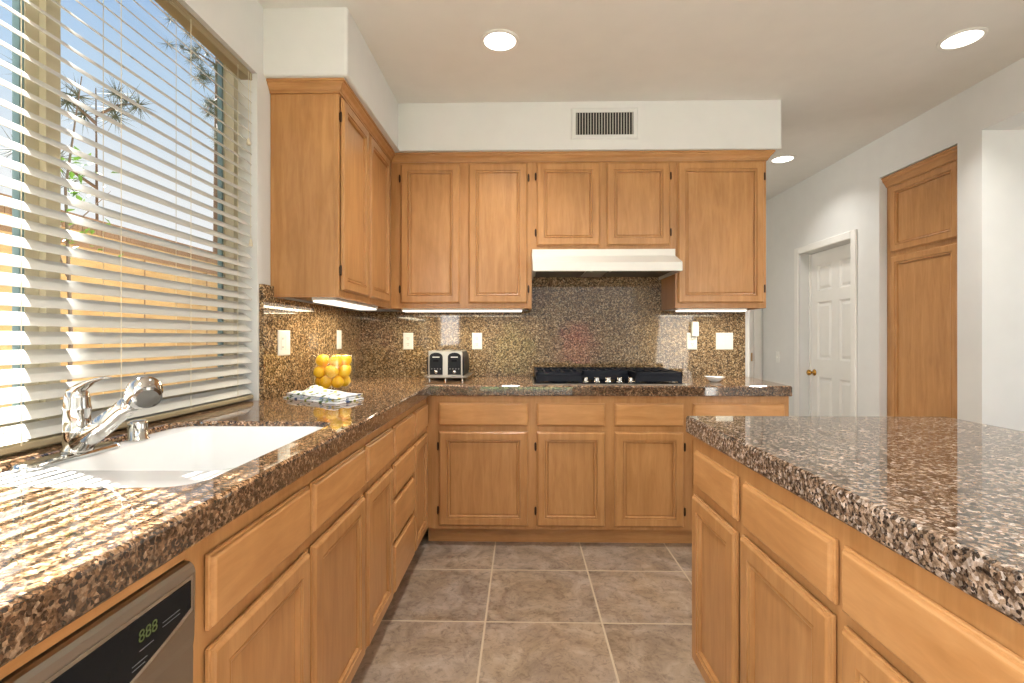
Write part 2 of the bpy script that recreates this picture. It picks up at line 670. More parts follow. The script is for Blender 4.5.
bm = B()
box(bm, XL, 1.575, YB, YB + 0.13, 0, ZC)
es = [e for e in bm.edges if all(abs(v.co.x - 1.575) < 1e-4 for v in e.verts) and abs(e.verts[0].co.z - e.verts[1].co.z) > 1]
bmesh.ops.bevel(bm, geom=es, offset=0.018, segments=4, affect='EDGES', profile=0.5)
struct('wall_back', bm, PAINT)

# soffit: a boxed drop over the wall cabinets
bm = B()
pl = [(XL, 2.16), (-0.768, 2.16), (-0.768, 3.055), (1.588, 3.055), (1.588, YB), (XL, YB)]
prism(bm, pl, 'Z', 2.3385, ZC)
es = [e for e in bm.edges if abs(e.verts[0].co.z - e.verts[1].co.z) > 0.1 and (abs(e.verts[0].co.y - 2.16) < 1e-4 and e.verts[0].co.x > -1 or abs(e.verts[0].co.x - 1.588) < 1e-4 and e.verts[0].co.y < 3.2)]
es += [e for e in bm.edges if all(abs(v.co.z - 2.3385) < 1e-4 for v in e.verts) and all(v.co.y < 3.3 and v.co.x > XL + 0.01 or abs(v.co.y - 2.16) < 1e-4 for v in e.verts)]
bmesh.ops.bevel(bm, geom=list(set(es)), offset=0.012, segments=3, affect='EDGES', profile=0.5)
struct('ceiling_soffit', bm, PAINT)

# right wall: hall door, pantry niche, wide passage opening
DY0, DY1, DZ = 3.95, 4.69, 1.965
NY0, NY1, NZ = 3.010, 3.655, 2.345
PY0, PY1, PZ = 0.60, 2.851, 2.358
bm = B()
box(bm, XR, XR + WT, DY1, YF + WT, 0, ZC)
box(bm, XR, XR + WT, DY0, DY1, DZ, ZC)
box(bm, XR, XR + WT, NY1, DY0, 0, ZC)
box(bm, XR, XR + WT, NY0, NY1, NZ, ZC)
box(bm, XR, XR + WT, PY1, NY0, 0, ZC)
box(bm, XR, XR + WT, PY0, PY1, PZ, ZC)
box(bm, XR, XR + WT, YR - WT, PY0, 0, ZC)
struct('wall_right', bm, PAINT)
bm = B()
box(bm, XR + WT, 3.32, NY1, NY1 + 0.06, 0, ZC)
box(bm, XR + WT, 3.38, NY0 - 0.159, NY0, 0, ZC)
box(bm, 3.32, 3.38, NY0, NY1 + 0.06, 0, ZC)
box(bm, XR + WT, 3.32, NY0, NY1, NZ, NZ + 0.08)
struct('wall_niche', bm, PAINT)
bm = B()
box(bm, 3.38, 4.3, PY1, PY1 + 0.12, 0, ZC)
box(bm, 4.2, 4.3, PY0 - 0.12, PY1, 0, 0.45)
box(bm, 4.2, 4.3, PY0 - 0.12, PY1, 2.25, ZC)
box(bm, XR + WT, 4.3, PY0 - 0.12, PY0, 0, ZC)
struct('wall_passage', bm, PAINT)
bm = B()
box(bm, XR + WT, 4.2, PY0, PY1, PZ, PZ + 0.06)
struct('ceiling_passage', bm, CEIL)
bm = B()
box(bm, XL - WT, 4.3, YF, YF + WT, 0, ZC)
struct('wall_far', bm, PAINT)
# rear wall with the wide family-room glazing
bm = B()
box(bm, XL - WT, -0.80, YR - WT, YR, 0, ZC)
box(bm, 2.30, 4.3, YR - WT, YR, 0, ZC)
box(bm, -0.80, 2.30, YR - WT, YR, 2.40, ZC)
box(bm, -0.80, 2.30, YR - WT, YR, 0, 0.20)
struct('wall_rear', bm, PAINT)
win2 = thing('window_2', None, None, (0.75, YR, 0.2))
setp(win2, kind='structure')
bm = B()
for x0, x1 in ((-0.80, -0.74), (0.72, 0.78), (2.24, 2.30)):
    box(bm, x0, x1, YR - 0.10, YR - 0.03, 0.2, 2.4)
for a, b in ((-0.74, 0.72), (0.78, 2.24)):
    box(bm, a, b, YR - 0.10, YR - 0.03, 0.2, 0.26)
    box(bm, a, b, YR - 0.10, YR - 0.03, 2.34, 2.40)
obj('window_frame', bm, WHITE, win2)
bm = B()
for a, b in ((-0.74, 0.72), (0.78, 2.24)):
    box(bm, a, b, YR - 0.07, YR - 0.064, 0.26, 2.34)
obj('pane', bm, GLASS, win2)

for wn, a, b, c, d in (('added_window_3', -1.95, 0.05, 1.02, 2.22), ('added_window_4', 3.90, 5.10, 0.75, 2.05)):  # unseen left-wall windows, added where the fill lamps shine in
    wt = thing(wn, None, None, (XL - 0.1, (a + b) / 2, c))
    setp(wt, kind='structure')
    bm = B()
    box(bm, -1.29, -1.23, a, a + 0.05, c, d)
    box(bm, -1.29, -1.23, b - 0.05, b, c, d)
    box(bm, -1.29, -1.23, a + 0.05, b - 0.05, c, c + 0.05)
    box(bm, -1.29, -1.23, a + 0.05, b - 0.05, d - 0.05, d)
    box(bm, -1.29, -1.23, (a + b) / 2 - 0.03, (a + b) / 2 + 0.03, c + 0.05, d - 0.05)
    obj('window_frame', bm, VINYL, wt)
    bm = B()
    box(bm, -1.262, -1.257, a + 0.05, (a + b) / 2 - 0.03, c + 0.05, d - 0.05)
    box(bm, -1.262, -1.257, (a + b) / 2 + 0.03, b - 0.05, c + 0.05, d - 0.05)
    obj('pane', bm, GLASS, wt)
# kitchen window
win = thing('window_1', None, None, (XL - 0.09, 1.25, 0.915))
setp(win, kind='structure')
bm = B()
wx0, wx1 = -1.29, -1.225
box(bm, wx0, wx1, WY0, WY0 + 0.05, 0.916, WZ1)
box(bm, wx0, wx1, WY1 - 0.03, WY1, 0.916, WZ1)
box(bm, wx0, wx1, WY0 + 0.05, WY1 - 0.03, WZ1 - 0.03, WZ1)
box(bm, wx0, wx1, WY0 + 0.05, WY1 - 0.03, 0.916, 0.966)
box(bm, wx0, wx1, 1.250, 1.290, 0.966, WZ1 - 0.03)
obj('window_frame', bm, VINYL, win)
bm = B()
for y0, y1, xa in ((WY0 + 0.05, 1.249, -1.255), (1.256, WY1 - 0.001, -1.275)):
    for a, b, c, d in ((y0, y0 + 0.035, 0.966, 2.40), (y1 - 0.035, y1, 0.966, 2.40), (y0 + 0.035, y1 - 0.035, 0.966, 1.0), (y0 + 0.035, y1 - 0.035, 2.375, 2.40)):
        box(bm, xa - 0.012, xa + 0.012, a, b, c, d)
obj('window_sash', bm, VINYL, win)
bm = B()
for y0, y1, xa in ((WY0 + 0.085, 1.214, -1.255), (1.291, WY1 - 0.036, -1.275)):
    for a, b in ((y0, y0 + 0.012), (y1 - 0.012, y1)):
        box(bm, xa - 0.009, xa + 0.009, a, b, 1.0, 2.375)
obj('gasket', bm, TEAL, win, label='dark teal glazing gasket')
bm = B()
box(bm, -1.257, -1.253, WY0 + 0.085, 1.214, 1.0, 2.375)
box(bm, -1.277, -1.273, 1.291, WY1 - 0.036, 1.0, 2.375)
obj('pane', bm, GLASS, win)

# doors
def casing(bm, facing, pos, a0, a1, ztop, w=0.06):
    """flat moulded casing round an opening in a wall; pos = wall face"""
    if facing == '-X':
        f = lambda a, b, c, d: box(bm, pos - 0.018, pos - 0.0005, a, b, c, d, 0.005, 2)
    else:
        f = lambda a, b, c, d: box(bm, a, b, pos - 0.018, pos - 0.0005, c, d, 0.005, 2)
    f(a0 - w, a0 - 0.001, 0, ztop + w)
    f(a1 + 0.001, a1 + w, 0, ztop + w)
    f(a0, a1, ztop, ztop + w)


door1 = thing('door_1', None, None, (2.70, 4.32, 0))
setp(door1, kind='structure')
bm = B()
casing(bm, '-X', XR, DY0, DY1, DZ)
obj('door_casing', bm, WHITE, door1)
bm = B()
leafx = 2.70
dw, dh = DY1 - DY0 - 0.006, DZ - 0.012
def six_panel(bm, o, u, n, w, h):
    """a slab with six raised panels, set out as a grid of stiles and rails"""
    st = 0.105
    cw = (w - 3 * st) / 2
    rails = [(0.0, 0.20), (0.20 + 0.62, 0.16), (0.20 + 0.62 + 0.16 + 0.52, 0.10), (h - 0.115, 0.115)]
    cells = [(0.20, 0.62), (0.98, 0.52), (1.60, h - 0.115 - 1.60)]
    us = [0, st, st + cw, 2 * st + cw, 2 * st + 2 * cw, w]
    vs = [0, 0.20, 0.82, 0.98, 1.50, 1.60, h - 0.115, h]
    for i in range(5):
        for j in range(7):
            w_, h_ = us[i + 1] - us[i], vs[j + 1] - vs[j]
            p = Vector(o) + Vector(u) * us[i] + Z1 * vs[j]
            if i in (1, 3) and j in (1, 3, 5):
                rect_loft(bm, p, u, Z1, n, w_, h_, [(0, 0), (0.004, -0.004), (0.012, -0.011), (0.020, -0.012), (0.040, -0.004), (0.044, -0.003)], back=False)
            else:
                q = [p, p + Vector(u) * w_, p + Vector(u) * w_ + Z1 * h_, p + Z1 * h_]
                bm.faces.new([bm.verts.new(x) for x in q])
    bmesh.ops.remove_doubles(bm, verts=bm.verts, dist=0.0003)
    bound = [e for e in bm.edges if e.is_boundary]
    r = bmesh.ops.extrude_edge_only(bm, edges=bound)
    nv = [v for v in r['geom'] if isinstance(v, bmesh.types.BMVert)]
    bmesh.ops.translate(bm, verts=nv, vec=-Vector(n) * 0.035)
    bmesh.ops.contextual_create(bm, geom=[e for e in bm.edges if e.is_boundary])
six_panel(bm, (leafx, DY1 - 0.003, 0.008), -Y1, -X1, dw, dh)
obj('door_leaf', bm, WHITE, door1)
bm = B()
lathe(bm, (leafx - 0.0005, DY1 - 0.065, 0.862), [(0.030, 0), (0.030, -0.004), (0.024, -0.009), (0.011, -0.012), (0.010, -0.030), (0.020, -0.036), (0.027, -0.048), (0.026, -0.058), (0.016, -0.066), (0.003, -0.068)], 20, 'X')
obj('door_knob', bm, BRASS, door1, smooth=True, label='polished brass door knob')
bm = B()
box(bm, leafx - 0.06, leafx + 0.05, DY0 + 0.0005, DY0 + 0.0025, 0, DZ)
box(bm, leafx - 0.012, leafx - 0.001, DY1 - 0.016, DY1 - 0.0005, 0, DZ)
obj('door_stop', bm, WHITE, door1)

door2 = thing('door_2', None, None, (2.10, YF, 0))
setp(door2, kind='structure')
bm = B()
casing(bm, '-Y', YF, 1.75, 2.50, 2.03, 0.075)
obj('door_casing', bm, WHITE, door2)
bm = B()
six_panel(bm, (1.754, YF - 0.008, 0.008), X1, -Y1, 0.742, 2.018)
bmesh.ops.scale(bm, verts=bm.verts, vec=(1, 0.2, 1), space=Matrix.Translation((0, -(YF - 0.008), 0)))
obj('door_leaf', bm, WHITE, door2)
bm = B()
box(bm, 2.4665, 2.4765, YF - 0.03, YF - 0.0185, 0.93, 1.02, 0.002)
obj('hinge', bm, BRASS, door2)

# baseboards
bm = B()
box(bm, XR - 0.014, XR - 0.0005, NY1, DY0 - 0.061, 0, 0.09, 0.004)
box(bm, XR - 0.014, XR - 0.0005, DY1 + 0.061, YF - 0.001, 0, 0.09, 0.004)
box(bm, XR - 0.014, XR - 0.0005, PY1, NY0 - 0.001, 0, 0.09, 0.004)
struct('baseboard_right', bm, WHITE)


# ------------------------------------------------------------------ base cabinets
FXL, FYB, FXI = -0.545, 2.815, 0.583          # face-frame planes: left run, back run, island
TOP, TOEZ = 0.8560, 0.095


def base_body(facing, front, back, a0, a1, ends=(True, True)):
    """carcass: face frame slab, sides, floor, back; open under the worktop"""
    bm = B()
    s = 1 if back > front else -1
    def bx(d0, d1, b0, b1, z0, z1):
        lo, hi = sorted((front + s * d0, front + s * d1))
        if facing == '-Y':
            box(bm, b0, b1, lo, hi, z0, z1)
        else:
            box(bm, lo, hi, b0, b1, z0, z1)
    D = abs(back - front)
    bx(0, 0.02, a0, a1, TOEZ, TOP)
    bx(0.02, D, a0, a0 + 0.016, TOEZ, TOP)
    bx(0.02, D, a1 - 0.016, a1, TOEZ, TOP)
    bx(0.02, D, a0 + 0.016, a1 - 0.016, TOEZ, TOEZ + 0.016)
    bx(D - 0.012, D, a0 + 0.016, a1 - 0.016, TOEZ + 0.016, TOP)
    return bm


def toe(facing, front, a0, a1, back):
    bm = B()
    s = 1 if back > front else -1
    lo, hi = sorted((front + s * 0.055, front + s * 0.070))
    if facing == '-Y':
        box(bm, a0, a1, lo, hi, 0, TOEZ)
    else:
        box(bm, lo, hi, a0, a1, 0, TOEZ)
    return bm


def base_unit(name, label, facing, front, back, a0, a1, fronts):
    loc = ((a0 + a1) / 2, (front + back) / 2, 0) if facing == '-Y' else ((front + back) / 2, (a0 + a1) / 2, 0)
    t = thing(name, label, 'cabinet', loc)
    obj('body', base_body(facing, front, back, a0, a1), WV, t)
    obj('toe_kick', toe(facing, front, a0, a1, back), WX if facing == '-Y' else WY, t)
    for kind, b0, b1, z0, z1, hinge in fronts:
        panel_front('door' if kind == 'door' else 'drawer', t, facing, front, b0, b1, z0, z1, kind, hinge)
    return t


DZ0, DZ1, RZ0, RZ1 = 0.116, 0.652, 0.684, 0.814
BL = XL + 0.002
base_unit('sink_base_cabinet', 'maple two-door base cabinet under the white sink, next to the dishwasher', '+X', FXL, BL, 0.7905, 1.674, [
    ('drawer', 0.834, 1.226, RZ0, RZ1, None), ('drawer', 1.250, 1.660, RZ0, RZ1, None),
    ('door', 0.834, 1.226, DZ0, DZ1, 'lo'), ('door', 1.250, 1.660, DZ0, DZ1, None)])
base_unit('base_cabinet', 'narrow maple base cabinet between the sink cabinet and the drawer stack', '+X', FXL, BL, 1.674, 2.034, [
    ('drawer', 1.690, 2.020, RZ0, RZ1, None), ('door', 1.690, 2.020, DZ0, DZ1, None)])
base_unit('drawer_cabinet', 'maple base cabinet with a stack of four drawers in the left run', '+X', FXL, BL, 2.034, 2.438, [
    ('drawer', 2.048, 2.424, RZ0, RZ1, None), ('drawer', 2.048, 2.424, 0.520, 0.656, None),
    ('drawer', 2.048, 2.424, 0.336, 0.500, None), ('drawer', 2.048, 2.424, 0.116, 0.316, None)])
base_unit('corner_base_cabinet', 'slim maple base cabinet at the far end of the left run, in the inside corner', '+X', FXL, BL, 2.438, 2.8145, [
    ('drawer', 2.452, 2.772, RZ0, RZ1, None), ('door', 2.452, 2.772, DZ0, DZ1, None)])
BB = YB - 0.002
base_unit('base_cabinet', 'maple base cabinet with the widest full door, back wall beneath the toaster', '-Y', FYB, BB, FXL + 0.0005, 0.059, [
    ('drawer', -0.472, 0.035, RZ0, RZ1, None), ('door', -0.472, 0.035, DZ0, DZ1, 'lo')])
base_unit('cooktop_base_cabinet', 'maple base cabinet with two drawers over two doors below the cooktop', '-Y', FYB, BB, 0.059, 0.937, [
    ('drawer', 0.083, 0.470, RZ0, RZ1, None), ('drawer', 0.523, 0.911, RZ0, RZ1, None),
    ('door', 0.083, 0.470, DZ0, DZ1, 'lo'), ('door', 0.523, 0.911, DZ0, DZ1, 'hi')])
base_unit('base_cabinet', 'maple base cabinet at the right end of the back run, partly behind the island', '-Y', FYB, BB, 0.937, 1.500, [
    ('drawer', 0.963, 1.473, RZ0, RZ1, None), ('door', 0.963, 1.473, DZ0, DZ1, 'hi')])
IB = 1.425
base_unit('island_cabinet', 'narrow island cabinet at the far end of the island, drawer over door', '-X', FXI, IB, 1.308, 1.695, [
    ('drawer', 1.330, 1.642, RZ0 + 0.012, RZ1, None), ('door', 1.334, 1.663, DZ0, 0.664, None)])
base_unit('island_cabinet', 'middle island cabinet with one drawer over one raised-panel door', '-X', FXI, IB, 0.905, 1.308, [
    ('drawer', 0.917, 1.286, RZ0 + 0.012, RZ1, None), ('door', 0.924, 1.300, DZ0, 0.672, None)])
base_unit('island_cabinet', 'nearest island cabinet with one extra-wide drawer front, cut off by the frame', '-X', FXI, IB, 0.0, 0.905, [
    ('drawer', 0.020, 0.893, RZ0 + 0.012, RZ1, None), ('door', 0.470, 0.893, DZ0, 0.672, None), ('door', 0.020, 0.446, DZ0, 0.672, None)])

# ------------------------------------------------------------------ dishwasher
dwt = thing('dishwasher', 'stainless steel dishwasher with black control panel, under the left worktop', 'dishwasher', (-0.84, 0.490, 0))
bm = B()
box(bm, -1.10, -0.575, 0.191, 0.7875, 0.10, 0.840)
obj('tub_housing', bm, GAP, dwt)
bm = B()
pr = [(-0.574, 0.12), (-0.535, 0.12), (-0.531, 0.125), (-0.531, 0.690), (-0.529, 0.705), (-0.527, 0.808), (-0.530, 0.817), (-0.535, 0.8225), (-0.541, 0.8245), (-0.574, 0.8245)]
prism(bm, pr, 'Y', 0.189, 0.7890)
obj('door', bm, STEEL, dwt)
bm = B()
def dw_arc(dz, dy):
    yc, hw = 0.4895, 0.285 + dy
    top = [(yc - hw, 0.800 + dz), (yc + hw, 0.800 + dz)]
    low = []
    for k in range(21):
        t = 1 - 2 * k / 20
        low.append((yc + hw * t, 0.707 - dz + 0.050 * abs(t) ** 2.0))
    return [top[0]] + low[::-1] + [top[1]]
prism(bm, dw_arc(0.006, 0.006), 'X', -0.530, -0.5255)
obj('control_bezel', bm, CHROME, dwt)
bm = B()
prism(bm, dw_arc(0, 0), 'X', -0.527, -0.5245)
cpan = obj('control_panel', bm, BLACK, dwt)
marks = [(0.668, 0.694, 0.7540, 0.7548)]
marks += [(0.655, 0.682 - 0.004 * k, 0.7400 - 0.006 * k, 0.7406 - 0.006 * k) for k in range(2)]
marks += [(0.585, 0.606, 0.7520 - 0.0050 * k, 0.7527 - 0.0050 * k) for k in range(3)]
marks += [(0.712, 0.748, 0.7680 - 0.006 * k, 0.7685 - 0.006 * k) for k in range(2)]
for a, b, c, d in marks:
    bm = B()
    box(bm, -0.5245, -0.5238, a, b, c, d)
    obj('printed_mark', bm, GREYP, cpan)
for k in range(4):
    bm = B()
    lathe(bm, (-0.5245, 0.545 - 0.055 * k, 0.745), [(0.0055, 0), (0.0055, 0.0007)], 14, 'X')
    obj('button', bm, DSTEEL, cpan)
fc = bpy.data.curves.new('display_digits', 'FONT')
fc.body = '888'
fc.size = 0.024
fc.extrude = 0.0003
fc.align_x, fc.align_y = 'CENTER', 'CENTER'
tmp = bpy.data.objects.new('tmp', fc)
scene.collection.objects.link(tmp)
bpy.context.view_layer.update()
me = bpy.data.meshes.new_from_object(tmp.evaluated_get(bpy.context.evaluated_depsgraph_get()))
bpy.data.objects.remove(tmp)
bpy.data.curves.remove(fc)
me.materials.clear()
me.materials.append(DIGIT)
me.transform(Matrix.Translation(Vector((-0.5241, 0.684, 0.773)) - WORLD[cpan.name]) @ Euler((PI / 2, 0, PI / 2)).to_matrix().to_4x4())
fo = bpy.data.objects.new('display_digits', me)
scene.collection.objects.link(fo)
fo.parent = cpan
setp(fo, label='dim green clock digits', kind='thing')
bm = B()
box(bm, -0.60, -0.585, 0.191, 0.7875, 0.002, 0.098)
obj('toe_panel', bm, BLACK, dwt)

bm = B()
box(bm, FXL - 0.02, FXL, 0.150, 0.1875, TOEZ, TOP)
box(bm, FXL - 0.02, FXL, 0.1875, 0.7900, 0.827, TOP)
obj('filler_rail', bm, WY, None, 'thin maple filler rail above the dishwasher, under the granite edge', 'cabinet trim')
base_unit('base_cabinet', 'maple base cabinet on the near side of the dishwasher, outside the frame', '+X', FXL, BL, -0.60, 0.149, [
    ('drawer', -0.585, 0.135, RZ0, RZ1, None), ('door', -0.585, 0.135, DZ0, DZ1, None)])


# ------------------------------------------------------------------ worktops
def worktop(name, outline, mat, hole=None, **kw):
    """outline counter-clockwise; eased top edge, optional cut-out with an eased edge"""
    bm = B()
    rings = []
    for ins, z in ((0.003, 0.857), (0.0, 0.861), (0.0, 0.906), (0.0018, 0.911), (0.0045, 0.914), (0.008, 0.915)):
        rings.append([bm.verts.new((p.x, p.y, z)) for p in offset_path(outline, -ins, True)])
    ring_faces(bm, rings)
    ends = [rings[0], rings[-1]]
    hr = []
    if hole:
        x0, x1, y0, y1, r = hole
        for ex, z in ((0.0, 0.857), (0.0, 0.907), (0.003, 0.913), (0.008, 0.915)):
            hr.append([bm.verts.new((a, b, z)) for a, b in rrect(x0 - ex, x1 + ex, y0 - ex, y1 + ex, r + ex)])
        ring_faces(bm, hr)
    for k, s in ((0, -1), (-1, 1)):
        es = set()
        for L in [rings[k]] + ([hr[k]] if hole else []):
            for i in range(len(L)):
                es.add(bm.edges.get((L[i], L[(i + 1) % len(L)])))
        bmesh.ops.triangle_fill(bm, edges=list(es), use_beauty=True, normal=(0, 0, s))
    return obj(name, bm, mat, None, **kw)


CUT = (-1.10, -0.602, 0.885, 1.575, 0.06)
L_out = [(-0.515, -0.60), (-0.515, 2.785), (1.503, 2.785), (1.570, YB - 0.001), (XL + 0.001, YB - 0.001), (XL + 0.001, WY1 - 0.001), (-1.222, WY1 - 0.001),
         (-1.222, WY0 + 0.001), (XL + 0.001, WY0 + 0.001), (XL + 0.001, -0.60)]
worktop('granite_worktop', L_out, GR_L, CUT, label='polished brown granite L-shaped worktop along the window and back wall', cat='worktop')
I_out = [(1.45, -0.02), (1.45, 1.725), (0.567, 1.725), (0.567, -0.02)]
worktop('granite_island_top', I_out, GR_I, None, label='polished brown granite top of the kitchen island', cat='worktop')

# backsplashes
bm = B()
box(bm, XL + 0.021, 0.072 - 0.012, YB - 0.020, YB - 0.0005, 0.9155, 1.3665)
box(bm, 0.060, 0.958, YB - 0.020, YB - 0.0005, 0.9155, 1.66)
box(bm, 0.958, 1.528, YB - 0.020, YB - 0.0005, 0.9155, 1.3665)
bmesh.ops.remove_doubles(bm, verts=bm.verts, dist=0.0001)
obj('backsplash', bm, GR_B, None, 'polished brown granite backsplash panel on the back wall behind the cooktop', 'backsplash')
bm = B()
prism(bm, [(2.124, 0.9155), (YB - 0.001, 0.9155), (YB - 0.001, 1.3665), (2.214, 1.3665), (2.214, 1.417), (2.124, 1.417)], 'X', XL + 0.0005, XL + 0.020)
obj('backsplash', bm, GR_S, None, 'polished brown granite backsplash panel on the left wall behind the fruit bowl', 'backsplash')

# ------------------------------------------------------------------ wall cabinets
FXU, FYU = -0.828, 3.110
UZ0, UZ1 = 1.368, 2.300


def wall_unit(label, facing, front, back, a0, a1, z0, z1, fronts, name='wall_cabinet'):
    loc = ((a0 + a1) / 2, (front + back) / 2, z0) if facing == '-Y' else ((front + back) / 2, (a0 + a1) / 2, z0)
    t = thing(name, label, 'wall cabinet', loc)
    bm = B()
    s = 1 if back > front else -1
    def bx(d0, d1, b0, b1, c0, c1, bev=0.0):
        lo, hi = sorted((front + s * d0, front + s * d1))
        if facing == '-Y':
            box(bm, b0, b1, lo, hi, c0, c1, bev)
        else:
            box(bm, lo, hi, b0, b1, c0, c1, bev)
    D = abs(back - front)
    bx(0.02, D, a0, a1, z0 + 0.012, z1)
    obj('body', bm, WV, t)
    bm = B()
    bx(0, 0.02, a0, a1, z0, z1, 0.0015)
    bx(0.0202, D, a0, a0 + 0.014, z0, z0 + 0.0118)
    bx(0.0202, D, a1 - 0.014, a1, z0, z0 + 0.0118)
    obj('face_frame', bm, WV, t)
    for b0, b1, c0, c1, hinge in fronts:
        panel_front('door', t, facing, front, b0, b1, c0, c1, 'door', hinge)
    return t


UD0, UD1 = 1.399, 2.276
wall_unit('maple wall cabinet on the left wall beside the window, bare side panel showing', '+X', FXU, BL, 2.218, 3.1095, UZ0, UZ1, [(2.236, 2.612, UD0, UD1, 'lo'), (2.640, 3.040, UD0, UD1, None)])
wall_unit('maple two-door wall cabinet in the corner left of the range hood', '-Y', FYU, BB, FXU + 0.0005, 0.061, UZ0, UZ1, [(-0.764, -0.389, UD0, UD1, 'lo'), (-0.336, 0.034, UD0, UD1, 'hi')])
wall_unit('short maple two-door wall cabinet directly above the range hood', '-Y', FYU, BB, 0.061, 0.957, 1.736, UZ1, [(0.092, 0.486, 1.759, UD1, 'lo'), (0.528, 0.921, 1.759, UD1, 'hi')])
wall_unit('maple wall cabinet with one wide door right of the range hood', '-Y', FYU, BB, 0.957, 1.518, UZ0, UZ1, [(0.968, 1.500, UD0, UD1, 'hi')])

path = [(BL, 2.218), (FXU, 2.218), (FXU, FYU), (1.518, FYU), (1.518, BB)]
prof = [(0.0006, 2.286), (0.009, 2.286), (0.010, 2.293), (0.014, 2.296), (0.019, 2.307), (0.029, 2.317), (0.031, 2.319), (0.032, 2.326), (0.038, 2.328), (0.038, 2.3376), (-0.03, 2.3376), (-0.03, 2.3008), (0.0006, 2.3008)]
bm = B()
sweep(bm, [(a, b) for a, b in path], prof)
struct('trim_1', bm, WX, label='maple crown moulding along the top of the wall cabinets')

# pantry cabinet in the niche
pt = thing('pantry_cabinet', 'tall built-in maple pantry cabinet recessed in the right wall', 'cabinet', (2.95, 3.332, 0))
PX = 2.653
bm = B()
box(bm, PX, PX + 0.02, NY0 + 0.003, NY1 - 0.003, 0.0, 2.295)
box(bm, PX + 0.02, 3.30, NY0 + 0.004, NY1 - 0.004, 0.0, 2.295)
obj('body', bm, WV, pt)
panel_front('door', pt, '-X', PX, 3.045, 3.600, 1.792, 2.262, 'door')
panel_front('door', pt, '-X', PX, 3.045, 3.600, 0.110, 1.762, 'door')
bm = B()
sweep(bm, [(PX, NY1 - 0.003), (PX, NY0 + 0.003)], [(0.0006, 2.272), (0.008, 2.272), (0.012, 2.282), (0.024, 2.302), (0.034, 2.312), (0.036, 2.328), (0.042, 2.330), (0.042, 2.340), (-0.03, 2.340), (-0.03, 2.296), (0.0006, 2.296)])
obj('crown_molding', bm, WY, pt)

# ------------------------------------------------------------------ range hood
ht = thing('range_hood', 'white under-cabinet range hood over the cooktop', 'range hood', (0.509, 3.2, 1.58))
hx0, hx1 = 0.0635, 0.9500
hx1b = 0.955
bm = B()
sec = [(2.952, 1.580), (2.950, 1.583), (2.950, 1.632), (2.955, 1.636), (3.086, 1.692), (3.088, 1.698), (3.088, 1.7345), (YB - 0.022, 1.7345), (YB - 0.022, 1.66), (YB - 0.022, 1.604), (3.00, 1.604), (2.966, 1.600), (2.966, 1.580)]
prism(bm, sec, 'Y' if False else 'X', hx0, hx1)
# the side skirts close the underside tray
for a in (hx0, hx1 - 0.012):
    box(bm, a, a + 0.012, 2.966, YB - 0.022, 1.580, 1.604)
obj('hood_shell', bm, HOODW, ht)
bm = B()
box(bm, 0.090, 0.395, 2.985, 3.38, 1.5965, 1.6036)
obj('grease_filter', bm, DSTEEL, ht, label='dark grey mesh grease filter')
bm = B()
box(bm, 0.545, 0.930, 2.985, 3.38, 1.5965, 1.6036)
obj('grease_filter', bm, DSTEEL, ht, label='dark grey mesh grease filter')
bm = B()
box(bm, 0.405, 0.535, 2.985, 3.38, 1.594, 1.6036, 0.003)
obj('lamp_cover', bm, plain('smoked_lens', srgb(120, 116, 108), 0.3), ht)
for x in (0.4175, 0.5300):
    bm = B()
    lathe(bm, (x, 2.990, 1.5945), [(0.010, 0), (0.010, -0.010), (0.006, -0.015), (0.001, -0.016)], 14)
    obj('knob', bm, PLATE, ht, smooth=True)

# ------------------------------------------------------------------ cooktop
ct = thing('cooktop', 'black gas cooktop with cast iron grates and five chrome knobs', 'cooktop', (0.50, 3.10, 0.9155))
bm = B()
box(bm, 0.062, 0.940, 2.838, 3.372, 0.9154, 0.9195, 0.0015)
obj('steel_trim', bm, STEEL, ct)
bm = B()
box(bm, 0.070, 0.932, 2.848, 3.364, 0.9188, 0.9235, 0.002)
obj('glass_top', bm, BLACK, ct)
burners = [(0.22, 2.99, 0.045), (0.22, 3.23, 0.038), (0.505, 3.18, 0.055), (0.785, 2.99, 0.038), (0.785, 3.23, 0.045)]
for x, y, r in burners:
    bm = B()
    lathe(bm, (x, y, 0.9228), [(r + 0.012, 0), (r + 0.012, 0.006), (r, 0.010), (r, 0.018), (r * 0.85, 0.022), (0.002, 0.023)], 24)
    obj('burner', bm, IRON, ct, smooth=False)
for x0, x1 in ((0.082, 0.352), (0.364, 0.644), (0.656, 0.926)):
    bm = B()
    y0, y1 = (2.872, 3.345) if x0 != 0.364 else (3.000, 3.345)
    zt, zb = 0.985, 0.962
    w = 0.006
    for a in (x0, x1 - 2 * w):
        box(bm, a, a + 2 * w, y0, y1, zb, zt, 0.003)
    for b in (y0, y1 - 2 * w, (y0 + y1) / 2 - w):
        box(bm, x0, x1, b, b + 2 * w, zb, zt, 0.003)
    n = 5
    for k in range(1, n):
        xa = x0 + (x1 - x0) * k / n
        box(bm, xa - 0.004, xa + 0.004, y0 + 0.012, y1 - 0.012, zb + 0.006, zt, 0.002)
    for a in (x0 + 0.002, x1 - 0.022):
        for b in (y0 + 0.002, y1 - 0.022):
            box(bm, a, a + 0.02, b, b + 0.02, 0.9236, zb + 0.002)
    # skirt ribs between the feet
    box(bm, x0 + 0.012, x1 - 0.012, y0 + 0.001, y0 + 0.006, 0.932, zb + 0.002)
    for a in (x0 + 0.001, x1 - 0.006):
        box(bm, a, a + 0.005, y0 + 0.02, y1 - 0.02, 0.940, zb + 0.002)
    obj('grate', bm, IRON, ct)
